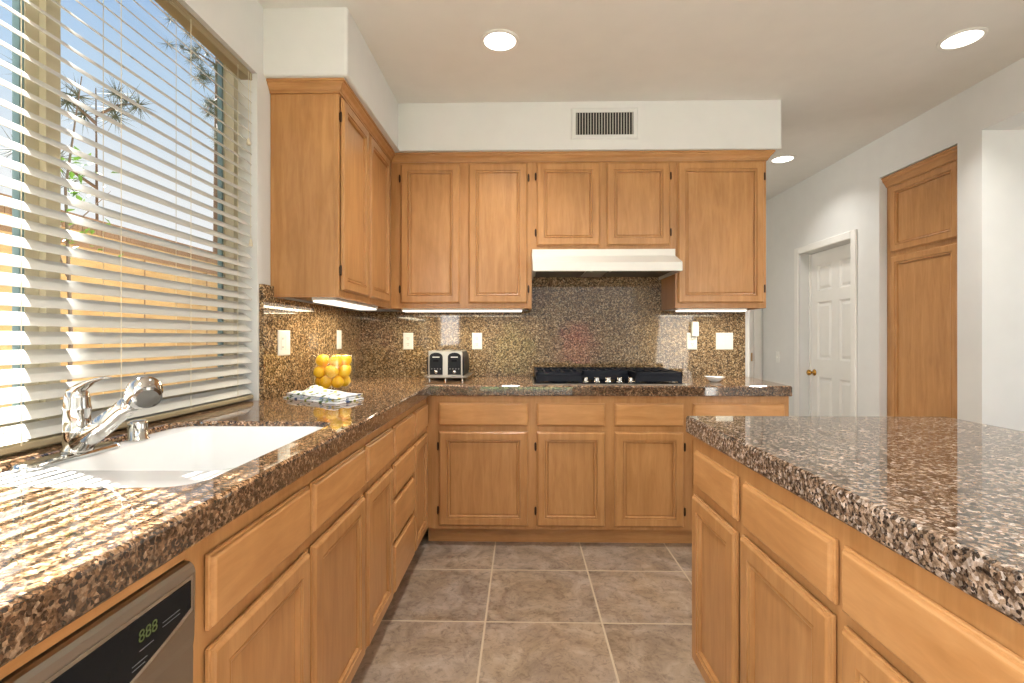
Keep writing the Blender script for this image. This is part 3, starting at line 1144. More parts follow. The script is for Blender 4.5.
for x in (0.371, 0.438, 0.505, 0.572, 0.639):
    bm = B()
    lathe(bm, (x, 2.915, 0.9232), [(0.021, 0), (0.021, 0.003), (0.015, 0.005), (0.017, 0.014), (0.016, 0.026), (0.013, 0.029), (0.001, 0.0295)], 18)
    obj('knob', bm, CHROME, ct, smooth=True, label='chrome control knob')

# ------------------------------------------------------------------ sink, faucet
bm = B()
loops = []
n6 = 6
def addloop(x0, x1, y0, y1, r, z):
    loops.append([bm.verts.new((a, b, z)) for a, b in rrect(x0, x1, y0, y1, r, n6)])
cx0, cx1, cy0, cy1, cr_ = CUT
bw = (-1.030, -0.632, 1.050, 1.556)
addloop(cx0 + 0.002, cx1 - 0.002, cy0 + 0.002, cy1 - 0.002, cr_, 0.875)
addloop(cx0 + 0.002, cx1 - 0.002, cy0 + 0.002, cy1 - 0.002, cr_, 0.896)
addloop(cx0 + 0.006, cx1 - 0.006, cy0 + 0.006, cy1 - 0.006, cr_, 0.901)
addloop(cx0 + 0.014, cx1 - 0.010, cy0 + 0.014, cy1 - 0.010, cr_, 0.901)
addloop(bw[0] - 0.006, bw[1] + 0.006, bw[2] - 0.006, bw[3] + 0.006, 0.056, 0.8995)
addloop(bw[0], bw[1], bw[2], bw[3], 0.052, 0.896)
addloop(bw[0] + 0.005, bw[1] - 0.005, bw[2] + 0.005, bw[3] - 0.005, 0.050, 0.885)
addloop(bw[0] + 0.016, bw[1] - 0.016, bw[2] + 0.016, bw[3] - 0.016, 0.050, 0.730)
addloop(bw[0] + 0.034, bw[1] - 0.034, bw[2] + 0.034, bw[3] - 0.034, 0.046, 0.700)
addloop(bw[0] + 0.070, bw[1] - 0.070, bw[2] + 0.070, bw[3] - 0.070, 0.040, 0.695)
ring_faces(bm, loops)
bm.faces.new(loops[-1])
sk = thing('sink', 'white porcelain sink set in the granite worktop under the window', 'sink', (-0.85, 1.23, 0.69))
so = obj('basin', bm, PORC, sk, smooth=True)
md = so.modifiers.new('thickness', 'SOLIDIFY')
md.thickness = 0.007
md.offset = -1
bm = B()
lathe(bm, (-0.83, 1.30, 0.6955), [(0.045, 0), (0.045, 0.003), (0.034, 0.003), (0.030, 0.0005), (0.002, 0.0005)], 24)
obj('drain', bm, CHROME, sk, smooth=False)

fx, fy, fz = -1.066, 1.165, 0.9015
ft = thing('faucet', 'chrome single-lever pull-out kitchen faucet behind the sink', 'faucet', (fx, fy, fz))
bm = B()
lp = []
for ins, z in ((0.0, fz), (0.0, fz + 0.005), (0.003, fz + 0.010), (0.010, fz + 0.013)):
    lp.append([bm.verts.new((a, b, z)) for a, b in rrect(fx - 0.028 + ins, fx + 0.028 - ins, 1.020 + ins, 1.275 - ins, 0.026 - ins, 8)])
ring_faces(bm, lp)
bm.faces.new(lp[-1])
bm.faces.new(lp[0])
obj('base_plate', bm, CHROME, ft, smooth=False)
bm = B()
lathe(bm, (fx, fy, fz + 0.012), [(0.032, 0), (0.031, 0.006), (0.027, 0.012), (0.0265, 0.045), (0.0285, 0.047), (0.0285, 0.052), (0.027, 0.054), (0.0265, 0.098), (0.028, 0.100), (0.028, 0.104), (0.026, 0.110),
      (0.0255, 0.128), (0.021, 0.142), (0.012, 0.151), (0.002, 0.153)], 28)
obj('body', bm, CHROME, ft, smooth=True)
bm = B()
tube(bm, [(fx - 0.018, fy, fz + 0.135), (fx - 0.004, fy - 0.002, fz + 0.152), (fx + 0.020, fy - 0.006, fz + 0.168), (fx + 0.052, fy - 0.012, fz + 0.182), (fx + 0.085, fy - 0.020, fz + 0.189), (fx + 0.100, fy - 0.023, fz + 0.190)],
     [0.014, 0.018, 0.017, 0.012, 0.010, 0.005], 16, [1, 0.9, 0.6, 0.42, 0.32, 0.32])
obj('lever_handle', bm, CHROME, ft, smooth=True)
hd = Vector((-0.868, 1.118, 1.058))
st = Vector((fx + 0.012, fy - 0.004, fz + 0.030))
dr = (hd - st).normalized()
bm = B()
tube(bm, [st, st.lerp(hd, 0.25), st.lerp(hd, 0.45), st.lerp(hd, 0.455), st.lerp(hd, 0.7), st.lerp(hd, 0.86)], [0.025, 0.024, 0.0235, 0.0222, 0.0215, 0.0215], 18)
obj('spout', bm, CHROME, ft, smooth=True)
bm = B()
up = Vector((0.25, -0.22, 0.10))
tube(bm, [hd - dr * 0.040, hd - dr * 0.022, hd - dr * 0.004 + Vector((0, 0, 0.002)), hd + dr * 0.014 - Vector((0, 0, 0.002)), hd + dr * 0.026 - Vector((0, 0, 0.006)), hd + dr * 0.031 - Vector((0, 0, 0.008))],
     [0.0218, 0.029, 0.035, 0.036, 0.030, 0.014], 22)
sh = obj('spray_head', bm, CHROME, ft, smooth=True)
bm = B()
lathe(bm, (0, 0, 0), [(0.026, 0.0), (0.027, 0.004), (0.021, 0.007), (0.002, 0.0075)], 22)
nrm = (Vector((0.62, -0.66, -0.42))).normalized()
bmesh.ops.transform(bm, matrix=Matrix.Translation(hd + dr * 0.010 + nrm * 0.0285) @ nrm.to_track_quat('Z', 'Y').to_matrix().to_4x4(), verts=bm.verts)
obj('spray_face', bm, plain('grey_spray_face', srgb(112, 110, 106), 0.18, metal=1.0), sh, smooth=False, label='dark grey spray face')
bm = B()
lathe(bm, (-1.064, 1.350, 0.9015), [(0.027, 0), (0.027, 0.004), (0.0235, 0.006), (0.0235, 0.044), (0.0225, 0.050), (0.018, 0.0535), (0.001, 0.0545)], 24)
obj('air_gap_cap', bm, CHROME, None, 'small chrome cylindrical air gap cap on the sink deck beside the faucet', 'air gap', smooth=True)

# ------------------------------------------------------------------ blind
bt = thing('window_blind', 'cream horizontal slatted blind with slats tilted open in the kitchen window', 'blind', (-1.178, 1.25, 0.925))
SY0, SY1 = WY0 + 0.006, WY1 - 0.006
bm = B()
tilt = math.radians(40)
z = 0.962
nsl = 0
while z < 2.268:
    sag = random.uniform(-0.0012, 0.0012)
    tl = tilt + random.uniform(-0.03, 0.03)
    ca, sa = math.cos(tl), math.sin(tl)
    sect = []
    for k in range(5):
        s = -0.025 + 0.0125 * k
        bow = 0.0022 * (1 - (s / 0.025) ** 2)
        sect.append((s, bow))
    poly = [(s, b + 0.0009) for s, b in sect] + [(s, b - 0.0009) for s, b in reversed(sect)]
    # s runs from the room edge (low) to the glass edge (high)
    pts = [(-1.178 - (s * ca - b * sa), z + sag + s * sa + b * ca) for s, b in poly]
    prism(bm, pts, 'Y', SY0, SY1)
    z += 0.0445
    nsl += 1
obj('slats', bm, SLAT, bt)
bm = B()
box(bm, -1.206, -1.152, SY0, SY1, 0.922, 0.940, 0.004)
obj('bottom_rail', bm, VALANCE, bt)
bm = B()
box(bm, -1.209, -1.168, SY0, SY1, 2.292, 2.3205, 0.002)
box(bm, -1.1675, -1.160, SY0, SY1, 2.288, 2.3205, 0.002)
for zz in (2.292, 2.301, 2.310):
    box(bm, -1.1602, -1.1580, SY0, SY1, zz, zz + 0.005, 0.001)
obj('head_rail', bm, VALANCE, bt)
for y in (0.50, 0.80, 1.116, 1.400, 1.700, 1.985):
    bm = B()
    for xx in (-1.1520, -1.2045):
        tube(bm, [(xx, y, 0.935), (xx, y, 1.6), (xx, y, 2.293)], 0.0010, 6)
    obj('ladder_cord', bm, CORD, bt)
for y, zb in ((2.070, 1.60), (2.052, 2.02)):
    bm = B()
    tube(bm, [(-1.1465, y, zb), (-1.1465, y, 2.0), (-1.1465, y, 2.30)], 0.0010, 6)
    lathe(bm, (-1.1465, y, zb - 0.028), [(0.0075, 0), (0.008, 0.006), (0.004, 0.026), (0.0015, 0.030)], 12)
    obj('pull_cord', bm, CORD, bt)

# ------------------------------------------------------------------ things on the worktops
# folded tea towel
A, Bp, Cp = Vector((-1.066, 2.188, 0)), Vector((-0.745, 1.965, 0)), Vector((-0.690, 2.160, 0))
Dp = A + (Cp - Bp) + Vector((0.02, -0.03, 0))
NU, NV = 22, 14
def towel_pt(u, v, layer):
    p = A * (1 - u) * (1 - v) + Bp * u * (1 - v) + Cp * u * v + Dp * (1 - u) * v
    c = (A + Bp + Cp + Dp) / 4
    q = c + (p - c) * (1 - 0.03 * layer) + Vector((0.006 * math.sin(5 * v + layer), 0.005 * math.sin(7 * u + 2 * layer), 0))
    return q
bm = B()
for layer in range(3):
    z0 = 0.9156 + 0.0085 * layer
    gr = [[], []]
    for side, dz in ((0, 0.0), (1, 0.0078)):
        for i in range(NU + 1):
            row = []
            for j in range(NV + 1):
                u, v = i / NU, j / NV
                q = towel_pt(u, v, layer)
                e = min(u, 1 - u, v, 1 - v)
                rnd = 0.0 if e > 0.06 else (1 - e / 0.06) ** 2
                up_ = 0.0
                if layer == 2 and side == 1:
                    up_ = 0.006 * math.sin(9 * u + 4 * v) * math.sin(7 * v) + 0.022 * math.exp(-((u - 0.12) ** 2 + (v - 0.85) ** 2) / 0.03)
                elif side == 1:
                    up_ = 0.0
                zz = z0 + dz + (-0.003 * rnd if side else 0.003 * rnd * (layer > 0)) + max(up_, -0.003)
                row.append(bm.verts.new((q.x, q.y, zz)))
            gr[side].append(row)
    for side in (0, 1):
        for i in range(NU):
            for j in range(NV):
                bm.faces.new((gr[side][i][j], gr[side][i + 1][j], gr[side][i + 1][j + 1], gr[side][i][j + 1]))
    ring = lambda g: [g[i][0] for i in range(NU + 1)] + [g[NU][j] for j in range(1, NV + 1)] + [g[i][NV] for i in range(NU - 1, -1, -1)] + [g[0][j] for j in range(NV - 1, 0, -1)]
    ring_faces(bm, [ring(gr[0]), ring(gr[1])])
obj('tea_towel', bm, TOWEL, None, 'folded white tea towel with green and blue leaf print on the worktop', 'tea towel', smooth=True, origin=(-0.88, 2.16, 0.9156))

# glass bowl and citrus
bc = Vector((-0.955, 2.480, 0.9156))
bm = B()
lathe(bm, bc, [(0.060, 0.0), (0.068, 0.004), (0.088, 0.018), (0.104, 0.055), (0.108, 0.100), (0.106, 0.150), (0.104, 0.178), (0.1025, 0.180), (0.1005, 0.178), (0.1025, 0.150), (0.1045, 0.100), (0.1005, 0.056), (0.085, 0.022), (0.060, 0.013)], 40)
obj('glass_bowl', bm, BOWLG, None, 'clear glass bowl filled with yellow citrus on the corner worktop', 'bowl', smooth=True, origin=tuple(bc))


def lemon_bm(c, r, rot):
    bm = B()
    bmesh.ops.create_uvsphere(bm, u_segments=20, v_segments=14, radius=1.0)
    for v in bm.verts:
        s = abs(v.co.z)
        k = 1.08 + (0.10 * max(0, s - 0.86) / 0.14)
        v.co = Vector((v.co.x * r, v.co.y * r, v.co.z * r * k))
    bmesh.ops.transform(bm, matrix=Matrix.Translation(c) @ rot.to_4x4(), verts=bm.verts)
    return bm


from mathutils import Euler
rows = [('bottom row', 0.054, 6, 0.053, 0.25), ('middle row', 0.104, 6, 0.064, 0.80), ('top row', 0.156, 5, 0.058, 0.30)]
view = Vector((0, 0, 0)) - Vector((bc.x, bc.y, 0))
va = math.atan2(view.y, view.x)
for rname, h, n, rad, ph in rows:
    items = []
    for k in range(n):
        a = 2 * PI * k / n + ph
        side = math.sin(a - va)          # + is towards the picture's left seen from the kitchen
        depth = math.cos(a - va)
        items.append((side, depth, a))
    front = sorted([q for q in items if q[1] > -0.35], key=lambda q: q[0])
    words = {1: ['middle'], 2: ['left', 'right'], 3: ['left', 'middle', 'right'], 4: ['leftmost', 'left of middle', 'right of middle', 'rightmost'], 5: ['leftmost', 'second from left', 'middle', 'second from right', 'rightmost']}[len(front)]
    for side, depth, a in items:
        c = bc + Vector((rad * math.cos(a), rad * math.sin(a), h - 0.004 + random.uniform(-0.002, 0.003)))
        rot = Euler((random.uniform(0, 3), random.uniform(0, 3), random.uniform(0, 3))).to_matrix()
        r = random.uniform(0.0300, 0.0325)
        if (side, depth, a) in front:
            lab = 'yellow citrus fruit, %s of the %s in the glass bowl' % (words[front.index((side, depth, a))], rname)
        else:
            lab = 'yellow citrus fruit at the back of the glass bowl, hidden behind the front ones'
        obj('lemon', lemon_bm(c, r, rot), LEMON, None, lab, 'fruit', 'citrus fruit in the glass bowl', smooth=True, origin=tuple(c))

# toaster
tt = thing('toaster', 'chrome and black four-slice toaster on the back worktop', 'toaster', (-0.475, 3.20, 0.9156))
tx0, tx1, ty0, ty1 = -0.588, -0.366, 3.075, 3.370
bm = B()
pr = [(tx0, 0.945), (tx1, 0.945), (tx1 + 0.006, 0.985), (tx1 + 0.003, 1.060), (tx1 - 0.012, 1.094), (tx0 + 0.012, 1.094), (tx0 - 0.003, 1.060), (tx0 - 0.006, 0.985)]
prism(bm, pr, 'Y', ty0 + 0.006, ty1)
obj('housing', bm, MATTE, tt)
bm = B()
box(bm, tx0 + 0.004, tx1 - 0.004, ty0 - 0.006, ty0 + 0.006, 0.944, 1.102, 0.004)
box(bm, tx0 + 0.010, tx1 - 0.010, ty0 + 0.006, ty1 - 0.01, 1.0935, 1.102, 0.003)
fp = obj('front_plate', bm, STEEL, tt)
bm = B()
for xx in (-0.552, -0.515, -0.440, -0.403):
    box(bm, xx - 0.013, xx + 0.013, ty0 + 0.05, ty1 - 0.03, 1.1018, 1.1026)
obj('slot', bm, GAP, fp, label='dark bread slots')
for xc in (-0.534, -0.420):
    w, h = 0.041, 0.138
    pts = [(xc - w, 0.953), (xc + w, 0.953), (xc + w, 1.065)]
    for k in range(1, 8):
        a = PI * k / 8
        pts.append((xc + w * math.cos(a) , 1.065 + 0.026 * math.sin(a)))
    pts.append((xc - w, 1.065))
    bm = B()
    prism(bm, pts, 'Y', ty0 - 0.010, ty0 - 0.0062)
    cp = obj('control_panel', bm, MATTE, tt)
    bm = B()
    box(bm, xc - 0.022, xc + 0.022, ty0 - 0.0108, ty0 - 0.0102, 1.060, 1.066)
    obj('label_strip', bm, PLATE, cp, label='small white label strip')
    for k in range(4):
        bm = B()
        lathe(bm, (xc - 0.027 + 0.018 * k, ty0 - 0.0101, 0.990), [(0.0042, 0), (0.0042, -0.0015), (0.002, -0.0022)], 12, 'Y')
        obj('button', bm, GREYP, cp, smooth=False)
    bm = B()
    lathe(bm, (xc, ty0 - 0.0101, 0.972), [(0.012, 0), (0.011, -0.006), (0.008, -0.008), (0.001, -0.0085)], 18, 'Y')
    obj('dial', bm, CHROME, cp, smooth=True)
    bm = B()
    box(bm, xc - 0.016, xc + 0.016, ty0 - 0.020, ty0 - 0.0102, 1.036, 1.044, 0.002)
    obj('lever', bm, BLACK, cp)
bm = B()
lp = []
for ins, z in ((0.012, 0.930), (0.0, 0.938), (0.0, 0.944), (0.004, 0.9455)):
    lp.append([bm.verts.new((a, b, z)) for a, b in rrect(tx0 - 0.024 + ins, tx1 + 0.030 - ins, ty0 - 0.022 + ins, ty1 + 0.01 - ins, 0.022, 5)])
ring_faces(bm, lp)
bm.faces.new(lp[0])
bm.faces.new(lp[-1])
obj('base_tray', bm, STEEL, tt)
for x, y in ((tx0 + 0.01, ty0), (-0.477, ty0), (tx1 - 0.005, ty0), (tx0 + 0.01, ty1 - 0.02), (tx1 - 0.005, ty1 - 0.02)):
    bm = B()
    lathe(bm, (x, y, 0.9155), [(0.007, 0), (0.006, 0.015)], 12)
    obj('foot', bm, CHROME, tt)

# white dish
dc = Vector((1.175, 3.045, 0.9156))
bm = B()
pr = [(0.020, 0.0), (0.024, 0.002), (0.036, 0.010), (0.052, 0.026), (0.055, 0.030), (0.053, 0.0305), (0.048, 0.026), (0.032, 0.013), (0.012, 0.008)]
lathe(bm, dc, pr, 32)
for v in bm.verts:
    q = v.co - dc
    v.co.x += 0.10 * q.x * (q.z / 0.03)
    if q.x < 0:
        v.co.z += 0.10 * q.z * (-q.x / 0.05)
obj('small_dish', bm, PORC, None, 'small white ceramic dish on the worktop right of the cooktop', 'dish', smooth=True, origin=tuple(dc))


# ------------------------------------------------------------------ plates, sockets, switches
def plate(name, label, cat, facing, pos, a, z, gangs, kinds, h=0.115):
    """wall plate; gangs of kind 'socket', 'decora' or 'toggle'"""
    u, n = FACING[facing]
    w = 0.070 + 0.046 * (gangs - 1)
    start = a + w / 2 if facing == '-X' else a - w / 2
    loc = front_origin(facing, pos, a, z)
    t = thing(name, label, cat, tuple(loc))
    bm = B()
    o = front_origin(facing, pos, start, z - h / 2) + n * 0.0005
    rect_loft(bm, o, u, Z1, n, w, h, [(0, 0), (0, 0.002), (0.004, 0.005), (0.006, 0.0055)])
    obj('cover_plate', bm, PLATE, t)
    for g, kd in enumerate(kinds):
        ctr = o + u * (w / 2 + 0.046 * (g - (gangs - 1) / 2)) + Z1 * (h / 2)
        if kd in ('decora', 'gfci'):
            bm = B()
            rect_loft(bm, ctr - u * 0.0165 - Z1 * 0.033, u, Z1, n, 0.033, 0.066, [(0, 0.0056), (0, 0.0062), (0.001, 0.0072), (0.0015, 0.0074)])
            f = obj('rocker' if kd == 'decora' else 'socket', bm, PLATE, t)
            if kd == 'gfci':
                bm = B()
                for dz in (-0.020, 0.020):
                    for du in (-0.006, 0.006):
                        c = ctr + u * du + Z1 * dz + n * 0.0074
                        rect_loft(bm, c - u * 0.0012 - Z1 * 0.0045, u, Z1, n, 0.0024, 0.009, [(0, 0), (0, 0.0003)])
                obj('slot', bm, GAP, f)
        elif kd == 'socket':
            bm = B()
            sl = B()
            for dz in (-0.0195, 0.0195):
                rect_loft(bm, ctr + Z1 * dz - u * 0.0165 - Z1 * 0.014, u, Z1, n, 0.033, 0.028, [(0, 0.0056), (0, 0.0062), (0.002, 0.0074)])
                for du in (-0.006, 0.006):
                    rect_loft(sl, ctr + Z1 * (dz + 0.002) + u * du - u * 0.0013 - Z1 * 0.0045 + n * 0.0075, u, Z1, n, 0.0026, 0.009, [(0, 0), (0, 0.0003)])
                rect_loft(sl, ctr + Z1 * (dz - 0.009) - u * 0.0022 - Z1 * 0.0022 + n * 0.0075, u, Z1, n, 0.0044, 0.0044, [(0, 0), (0, 0.0003)])
            f = obj('socket', bm, PLATE, t)
            obj('slot', sl, GAP, f)
        else:
            bm = B()
            rect_loft(bm, ctr - u * 0.005 - Z1 * 0.012, u, Z1, n, 0.010, 0.024, [(0, 0.0056), (0.001, 0.009), (0.003, 0.015)])
            obj('toggle', bm, PLATE, t)
    return t


SPB, SPL = YB - 0.020, XL + 0.020
plate('wall_outlet', 'white wall outlet on the back granite splash in the corner left of the toaster', 'outlet', '-Y', SPB, -0.789, 1.160, 1, ['socket'])
plate('wall_outlet', 'white wall outlet on the back granite splash above right of the toaster', 'outlet', '-Y', SPB, -0.311, 1.160, 1, ['socket'])
plate('wall_outlet', 'white wall outlet right of the cooktop with a plug-in device in it', 'outlet', '-Y', SPB, 1.165, 1.160, 1, ['socket'])
plate('light_switch', 'white square triple-rocker switch plate right of the cooktop, near the splash end', 'switch', '-Y', SPB, 1.386, 1.160, 2, ['decora', 'decora'])
plate('switch_and_outlet', 'white wide two-gang plate on the left granite splash nearest the window', 'switch', '+X', SPL, 2.305, 1.160, 2, ['gfci', 'decora'], 0.118)
plate('light_switch', 'white narrow single switch plate on the left splash above the fruit bowl', 'switch', '+X', SPL, 3.005, 1.172, 1, ['decora'])
plate('light_switch', 'small white switch plate on the hall wall left of the white door', 'switch', '-X', XR, 5.08, 0.985, 1, ['toggle'])

pd = thing('plug_in_device', 'slim white plug-in device standing up from the outlet right of the cooktop', 'plug-in', (1.178, SPB - 0.008, 1.20))
bm = B()
box(bm, 1.154, 1.200, SPB - 0.040, SPB - 0.0085, 1.192, 1.292, 0.006, 3)
obj('casing', bm, PLATE, pd)
bm = B()
box(bm, 1.168, 1.186, SPB - 0.0412, SPB - 0.0402, 1.255, 1.270)
obj('indicator', bm, plain('pale_blue_plastic', srgb(150, 190, 196), 0.4), pd, label='pale blue indicator')
bm = B()
box(bm, 1.160, 1.176, SPB - 0.016, SPB - 0.0084, 1.1705, 1.1915, 0.002)
obj('plug', bm, PLATE, pd)

# ------------------------------------------------------------------ air vent in the soffit
vt = thing('air_vent', 'white air vent grille with vertical fins on the soffit above the cabinets', 'vent', (0.50, 3.055, 2.49))
bm = B()
rect_loft(bm, (0.302, 3.0545, 2.402), X1, Z1, -Y1, 0.410, 0.194, [(0, 0), (0.0, 0.002), (0.008, 0.007), (0.026, 0.008), (0.029, 0.005), (0.029, 0.001)], cap=False, back=False)
obj('frame', bm, PAINT, vt)
bm = B()
box(bm, 0.331, 0.683, 3.0522, 3.0543, 2.430, 2.568)
obj('duct_opening', bm, GAP, vt)
bm = B()
for k in range(21):
    x = 0.338 + 0.338 * k / 20
    box(bm, x - 0.0020, x + 0.0020, 3.0455, 3.0520, 2.432, 2.566)
obj('fins', bm, plain('vent_fin', srgb(196, 193, 184), 0.5), vt)

# ------------------------------------------------------------------ lamps
def downlight(label, x, y, energy=11):
    t = thing('downlight', label, 'ceiling light', (x, y, ZC), 'recessed ceiling lights')
    bm = B()
    lathe(bm, (x, y, ZC - 0.0005), [(0.078, 0.0), (0.095, 0.0), (0.095, -0.004), (0.088, -0.007), (0.078, -0.006)], 36, cap0=False, cap1=False)
    obj('trim_ring', bm, WHITE, t)
    bm = B()
    lathe(bm, (x, y, ZC - 0.0006), [(0.077, 0.0), (0.077, -0.002), (0.05, -0.0035), (0.002, -0.004)], 32)
    obj('lens', bm, LED, t, smooth=True)
    light('downlight_glow', 'AREA', (x, y, ZC - 0.012), energy, (1.0, 0.975, 0.94), (0, 0, 0), 0.14, None, 'DISK', 2.1)


downlight('round recessed ceiling light at top centre, above the aisle in front of the soffit', -0.108, 2.42)
downlight('round recessed ceiling light above the island, towards the passage opening', 2.138, 2.45)
downlight('round recessed ceiling light in the hall, just past the right end of the soffit', 2.12, 4.07, 5)
downlight('added recessed ceiling light over the near aisle, outside the frame', -0.108, 0.35)  # this and the next two: unseen lamps added to light the room
downlight('added recessed ceiling light over the near end of the island, outside the frame', 2.138, 0.35)
downlight('added recessed ceiling light in the family room, outside the frame', 0.9, -1.7)


def under_light(label, x0, x1, y0, y1, z, energy):
    t = thing('under_cabinet_light', label, 'under-cabinet light', ((x0 + x1) / 2, (y0 + y1) / 2, z), 'lights under the wall cabinets')
    bm = B()
    box(bm, x0, x1, y0, y1, z - 0.010, z + 0.0105, 0.001)
    obj('housing', bm, PLATE, t)
    bm = B()
    box(bm, x0 + 0.006, x1 - 0.006, y0 - 0.003, y1 - 0.006, z - 0.019, z - 0.0102, 0.003)
    obj('diffuser', bm, UCL, t)
    light('under_cabinet_glow', 'AREA', ((x0 + x1) / 2, (y0 + y1) / 2, z - 0.026), energy, (1.0, 0.87, 0.62), (0, 0, 0), x1 - x0, y1 - y0)


UZ = 1.3690
under_light('slim tube light under the left wall cabinet, seen as a white wedge', -0.985, -0.872, 2.30, 2.98, UZ, 4.4)
under_light('slim tube light under the corner wall cabinet above the toaster', -0.770, 0.005, 3.150, 3.230, UZ, 4.4)
under_light('slim tube light under the wall cabinet right of the hood', 0.985, 1.420, 3.150, 3.230, UZ, 3.2)

# ------------------------------------------------------------------ outside the window
bm = B()
box(bm, -14, XL - WT, -6, 16, -0.30, -0.12)
struct('ground', bm, plain('dry_soil', srgb(120, 104, 80), 0.9))

FENCE = wood('fence_board', (3, 0.5, 3), (1.0, 1.25, 1.3))
FCAP = plain('weathered_brown_wood', srgb(128, 98, 70), 0.8)
gt = thing('garden_fence', 'tan board garden fence with a darker brown top band outside the window', 'fence', (-3.6, 4.0, -0.12))
yy = 0.0
while yy < 13.5:
    bm = B()
    zz = -0.12
    while zz < 1.95:
        box(bm, -3.625, -3.600, yy + 0.006, yy + 0.924, zz + 0.003, zz + 0.142)
        zz += 0.145
    obj('fence_panel', bm, FENCE, gt)
    bm = B()
    box(bm, -3.64, -3.595, yy - 0.006, yy + 0.006, -0.12, 2.0)
    obj('fence_post', bm, FCAP, gt)
    bm = B()
    box(bm, -3.645, -3.592, yy, yy + 0.93, 1.925, 1.985)
    k = 0
    while k * 0.045 < 0.90:
        box(bm, -3.632, -3.604, yy + k * 0.045 + 0.003, yy + k * 0.045 + 0.043, 1.985, 2.155)
        k += 1
    box(bm, -3.650, -3.588, yy, yy + 0.93, 2.155, 2.180)
    obj('fence_cap', bm, FCAP, gt)
    yy += 0.93

NEEDLE = plain('pine_needle', srgb(62, 74, 50), 0.7)
BARK = plain('tree_bark', srgb(96, 80, 66), 0.9)
LEAF = plain('young_leaf', srgb(96, 140, 44), 0.5)


def tuft(bm, c, r, n, wd, rng):
    """a spray of thin needles round a point"""
    for _ in range(n):
        d = Vector((rng.gauss(0, 1), rng.gauss(0, 1), rng.gauss(0, 0.8))).normalized()
        L = r * rng.uniform(0.6, 1.1)
        s = d.cross(Vector((rng.gauss(0, 1), rng.gauss(0, 1), rng.gauss(0, 1)))).normalized() * wd
        a = c + d * 0.01
        b = c + d * L
        t_ = d.cross(s).normalized() * wd
        v = [bm.verts.new(a + s), bm.verts.new(a - s * 0.5 + t_), bm.verts.new(a - s * 0.5 - t_), bm.verts.new(b)]
        bm.faces.new((v[0], v[1], v[3]))
        bm.faces.new((v[1], v[2], v[3]))
        bm.faces.new((v[2], v[0], v[3]))


def pine(label, base, top, boughs, seed, nr=0.16, ntuft=9, nn=46, wd=0.004, tr=0.11, fill=()):
    rng = random.Random(seed)
    t = thing('pine_tree', label, 'tree', base)
    bm = B()
    b, tp = Vector(base), Vector(top)
    tube(bm, [b, b.lerp(tp, 0.35), b.lerp(tp, 0.7), tp], [tr, tr * 0.8, tr * 0.55, tr * 0.2], 10)
    br, nd = B(), B()
    for q0, q1 in boughs:
        q0, q1 = Vector(q0), Vector(q1)
        mid = q0.lerp(q1, 0.5) + Vector((0, 0, 0.06))
        tube(br, [q0, mid, q1], [0.022, 0.014, 0.005], 6)
        for k in range(ntuft):
            f = 0.25 + 0.75 * k / (ntuft - 1)
            c = q0.lerp(q1, f) + Vector((rng.uniform(-.14, .14), rng.uniform(-.14, .14), rng.uniform(-.10, .14)))
            tuft(nd, c, nr, nn, wd, rng)
    for c in fill:
        tuft(nd, c, nr, 60, 0.008, rng)
    obj('trunk', bm, BARK, t)
    obj('branches', br, BARK, t)
    obj('needles', nd, NEEDLE, t)
    return t


# near pine added out of view, its canopy shaped to shade the right pane
rng0 = random.Random(3)
bo, fill = [], []
tk = (-4.4, 3.1, -0.12)
def canopy_point(a, b, c):
    x = -3.5 + 0.8 * a
    y = 2.36 + (-3.0 - x) * 0.54 + 0.95 * b
    return Vector((x, y, max(3.20 + (-3.0 - x) * 1.354 + 1.65 * c, 1.50 + 0.70 * y)))
for k in range(22):
    z0 = 3.3 + 2.0 * k / 21
    o = Vector((-4.4, 3.1, z0)) + Vector((0.25, -0.1, 0)) * ((z0 + 0.12) / 5.6)
    bo.append((o, canopy_point(rng0.random(), ((k * 7) % 22) / 21, k / 21)))
for k in range(280):
    fill.append(canopy_point(rng0.random(), rng0.random(), rng0.random()))
pine('added tall pine out of view, its boughs shaped to shade the window', tk, (-4.1, 3.0, 5.9), bo, 11, nr=0.17, ntuft=5, nn=60, wd=0.006, fill=fill)
pine('small pine top with spiky tufts rising above the fence in the left window pane', (-6.0, 6.9, -0.12), (-6.0, 6.85, 4.7),
     [((-6.0, 6.85, 4.3), (-5.6, 7.1, 4.6)), ((-6.0, 6.85, 4.2), (-6.2, 6.3, 4.45)), ((-6.0, 6.85, 3.3), (-6.2, 6.2, 3.5))], 5, nr=0.34, ntuft=5, nn=40, wd=0.006, tr=0.03)
pine('pine with drooping sprays at the top right of the window view', (-6.4, 10.2, -0.12), (-6.3, 10.1, 8.3),
     [((-6.3, 10.1, 7.0), (-6.0, 8.3, 6.7)), ((-6.3, 10.1, 6.8), (-6.1, 8.7, 6.35)), ((-6.3, 10.1, 6.4), (-6.0, 9.1, 6.1)), ((-6.3, 10.1, 6.1), (-6.1, 9.4, 5.5)),
      ((-6.3, 10.1, 5.6), (-6.0, 9.7, 5.0)), ((-6.3, 10.1, 7.3), (-6.1, 9.0, 7.1))], 8, nr=0.20, ntuft=11, nn=34, wd=0.004, tr=0.07)

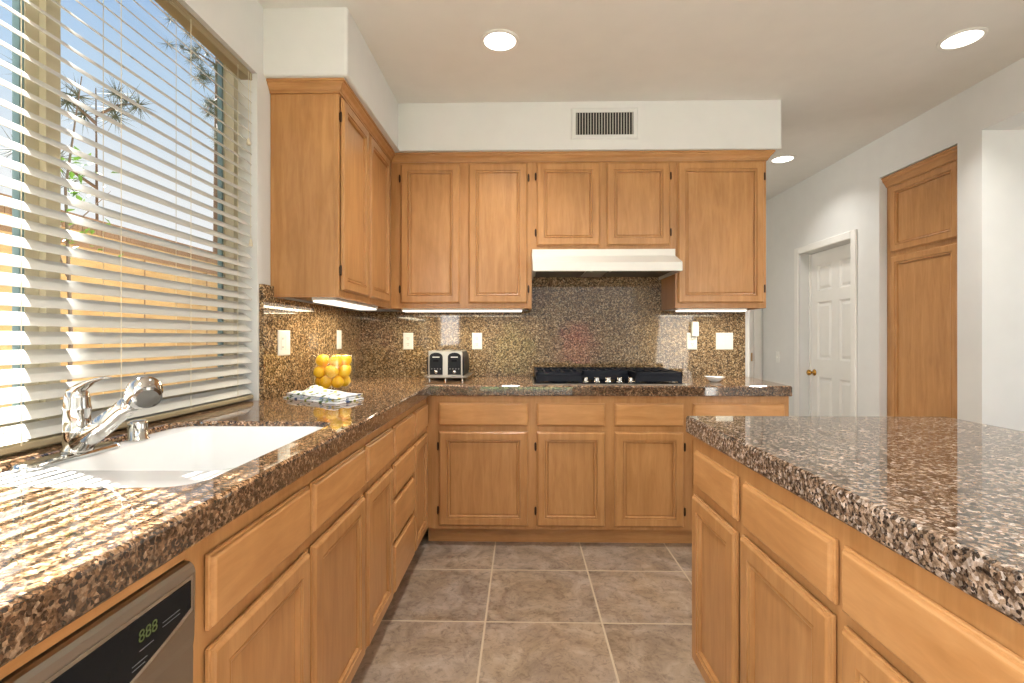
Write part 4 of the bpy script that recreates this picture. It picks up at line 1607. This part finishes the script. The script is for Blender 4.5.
sp = thing('sapling', 'young sapling with bright green leaves in front of the fence', 'shrub', (-3.1, 3.30, -0.12))
bm = B()
tube(bm, [(-3.1, 3.30, -0.12), (-3.08, 3.32, 1.2), (-3.1, 3.30, 2.2), (-3.06, 3.38, 3.0)], [0.016, 0.012, 0.008, 0.003], 8)
for q in (((-3.1, 3.30, 1.9), (-3.0, 3.55, 2.25)), ((-3.1, 3.3, 2.1), (-3.2, 3.1, 2.35)), ((-3.09, 3.3, 1.6), (-3.05, 3.1, 2.0))):
    tube(bm, [q[0], q[1]], [0.006, 0.002], 6)
obj('stem', bm, BARK, sp)
bm = B()
rngl = random.Random(4)
for _ in range(110):
    c = Vector((-3.08 + rngl.gauss(0, 0.07), 3.32 + rngl.gauss(0, 0.13), rngl.uniform(1.75, 2.45)))
    d = Vector((rngl.gauss(0, 1), rngl.gauss(0, 1), rngl.gauss(0, 0.6))).normalized()
    s = d.cross(Vector((0, 0, 1))).normalized()
    L, w = rngl.uniform(0.05, 0.09), rngl.uniform(0.014, 0.022)
    up = s.cross(d) * 0.006
    v = [bm.verts.new(p) for p in (c, c + d * L * 0.5 + s * w + up, c + d * L, c + d * L * 0.5 - s * w + up)]
    bm.faces.new((v[0], v[1], v[2]))
    bm.faces.new((v[0], v[2], v[3]))
obj('leaves', bm, LEAF, sp)

# flowering shrubs seen in the polished granite through the rear glazing
for nm, lab, cx, hh, colr in (('flowering_shrub', 'pink flowering shrub in the rear garden', 1.35, 1.5, srgb(214, 60, 96)), ('garden_shrub', 'green garden shrub in the rear garden', -0.2, 1.6, srgb(96, 140, 60))):
    t = thing(nm, lab, 'shrub', (cx, -5.2, -0.12))
    rg = random.Random(hash(nm) % 1000 if False else len(nm))
    bm = B()
    for _ in range(900):
        d = Vector((rg.gauss(0, 1), rg.gauss(0, 1), rg.gauss(0, 1))).normalized() * rg.uniform(0.5, 1.0)
        c = Vector((cx + d.x * 0.6, -5.2 + d.y * 0.4, 0.75 + d.z * 0.85))
        e = Vector((rg.gauss(0, 1), rg.gauss(0, 1), rg.gauss(0, 1))).normalized() * 0.06
        g = e.cross(Vector((0.3, 0.5, 1))).normalized() * 0.035
        bm.faces.new([bm.verts.new(p) for p in (c, c + e * 0.5 + g, c + e, c + e * 0.5 - g)])
    obj('foliage', bm, plain(nm + '_leaf', colr, 0.6), t)
    bm = B()
    tube(bm, [(cx, -5.2, -0.12), (cx, -5.2, 0.9)], [0.05, 0.03], 8)
    obj('trunk', bm, BARK, t)
bm = B()
box(bm, XL - WT - 0.0, 8, -9, YR - WT, -0.30, -0.12)
struct('ground_rear', bm, plain('lawn', srgb(110, 132, 74), 0.9))
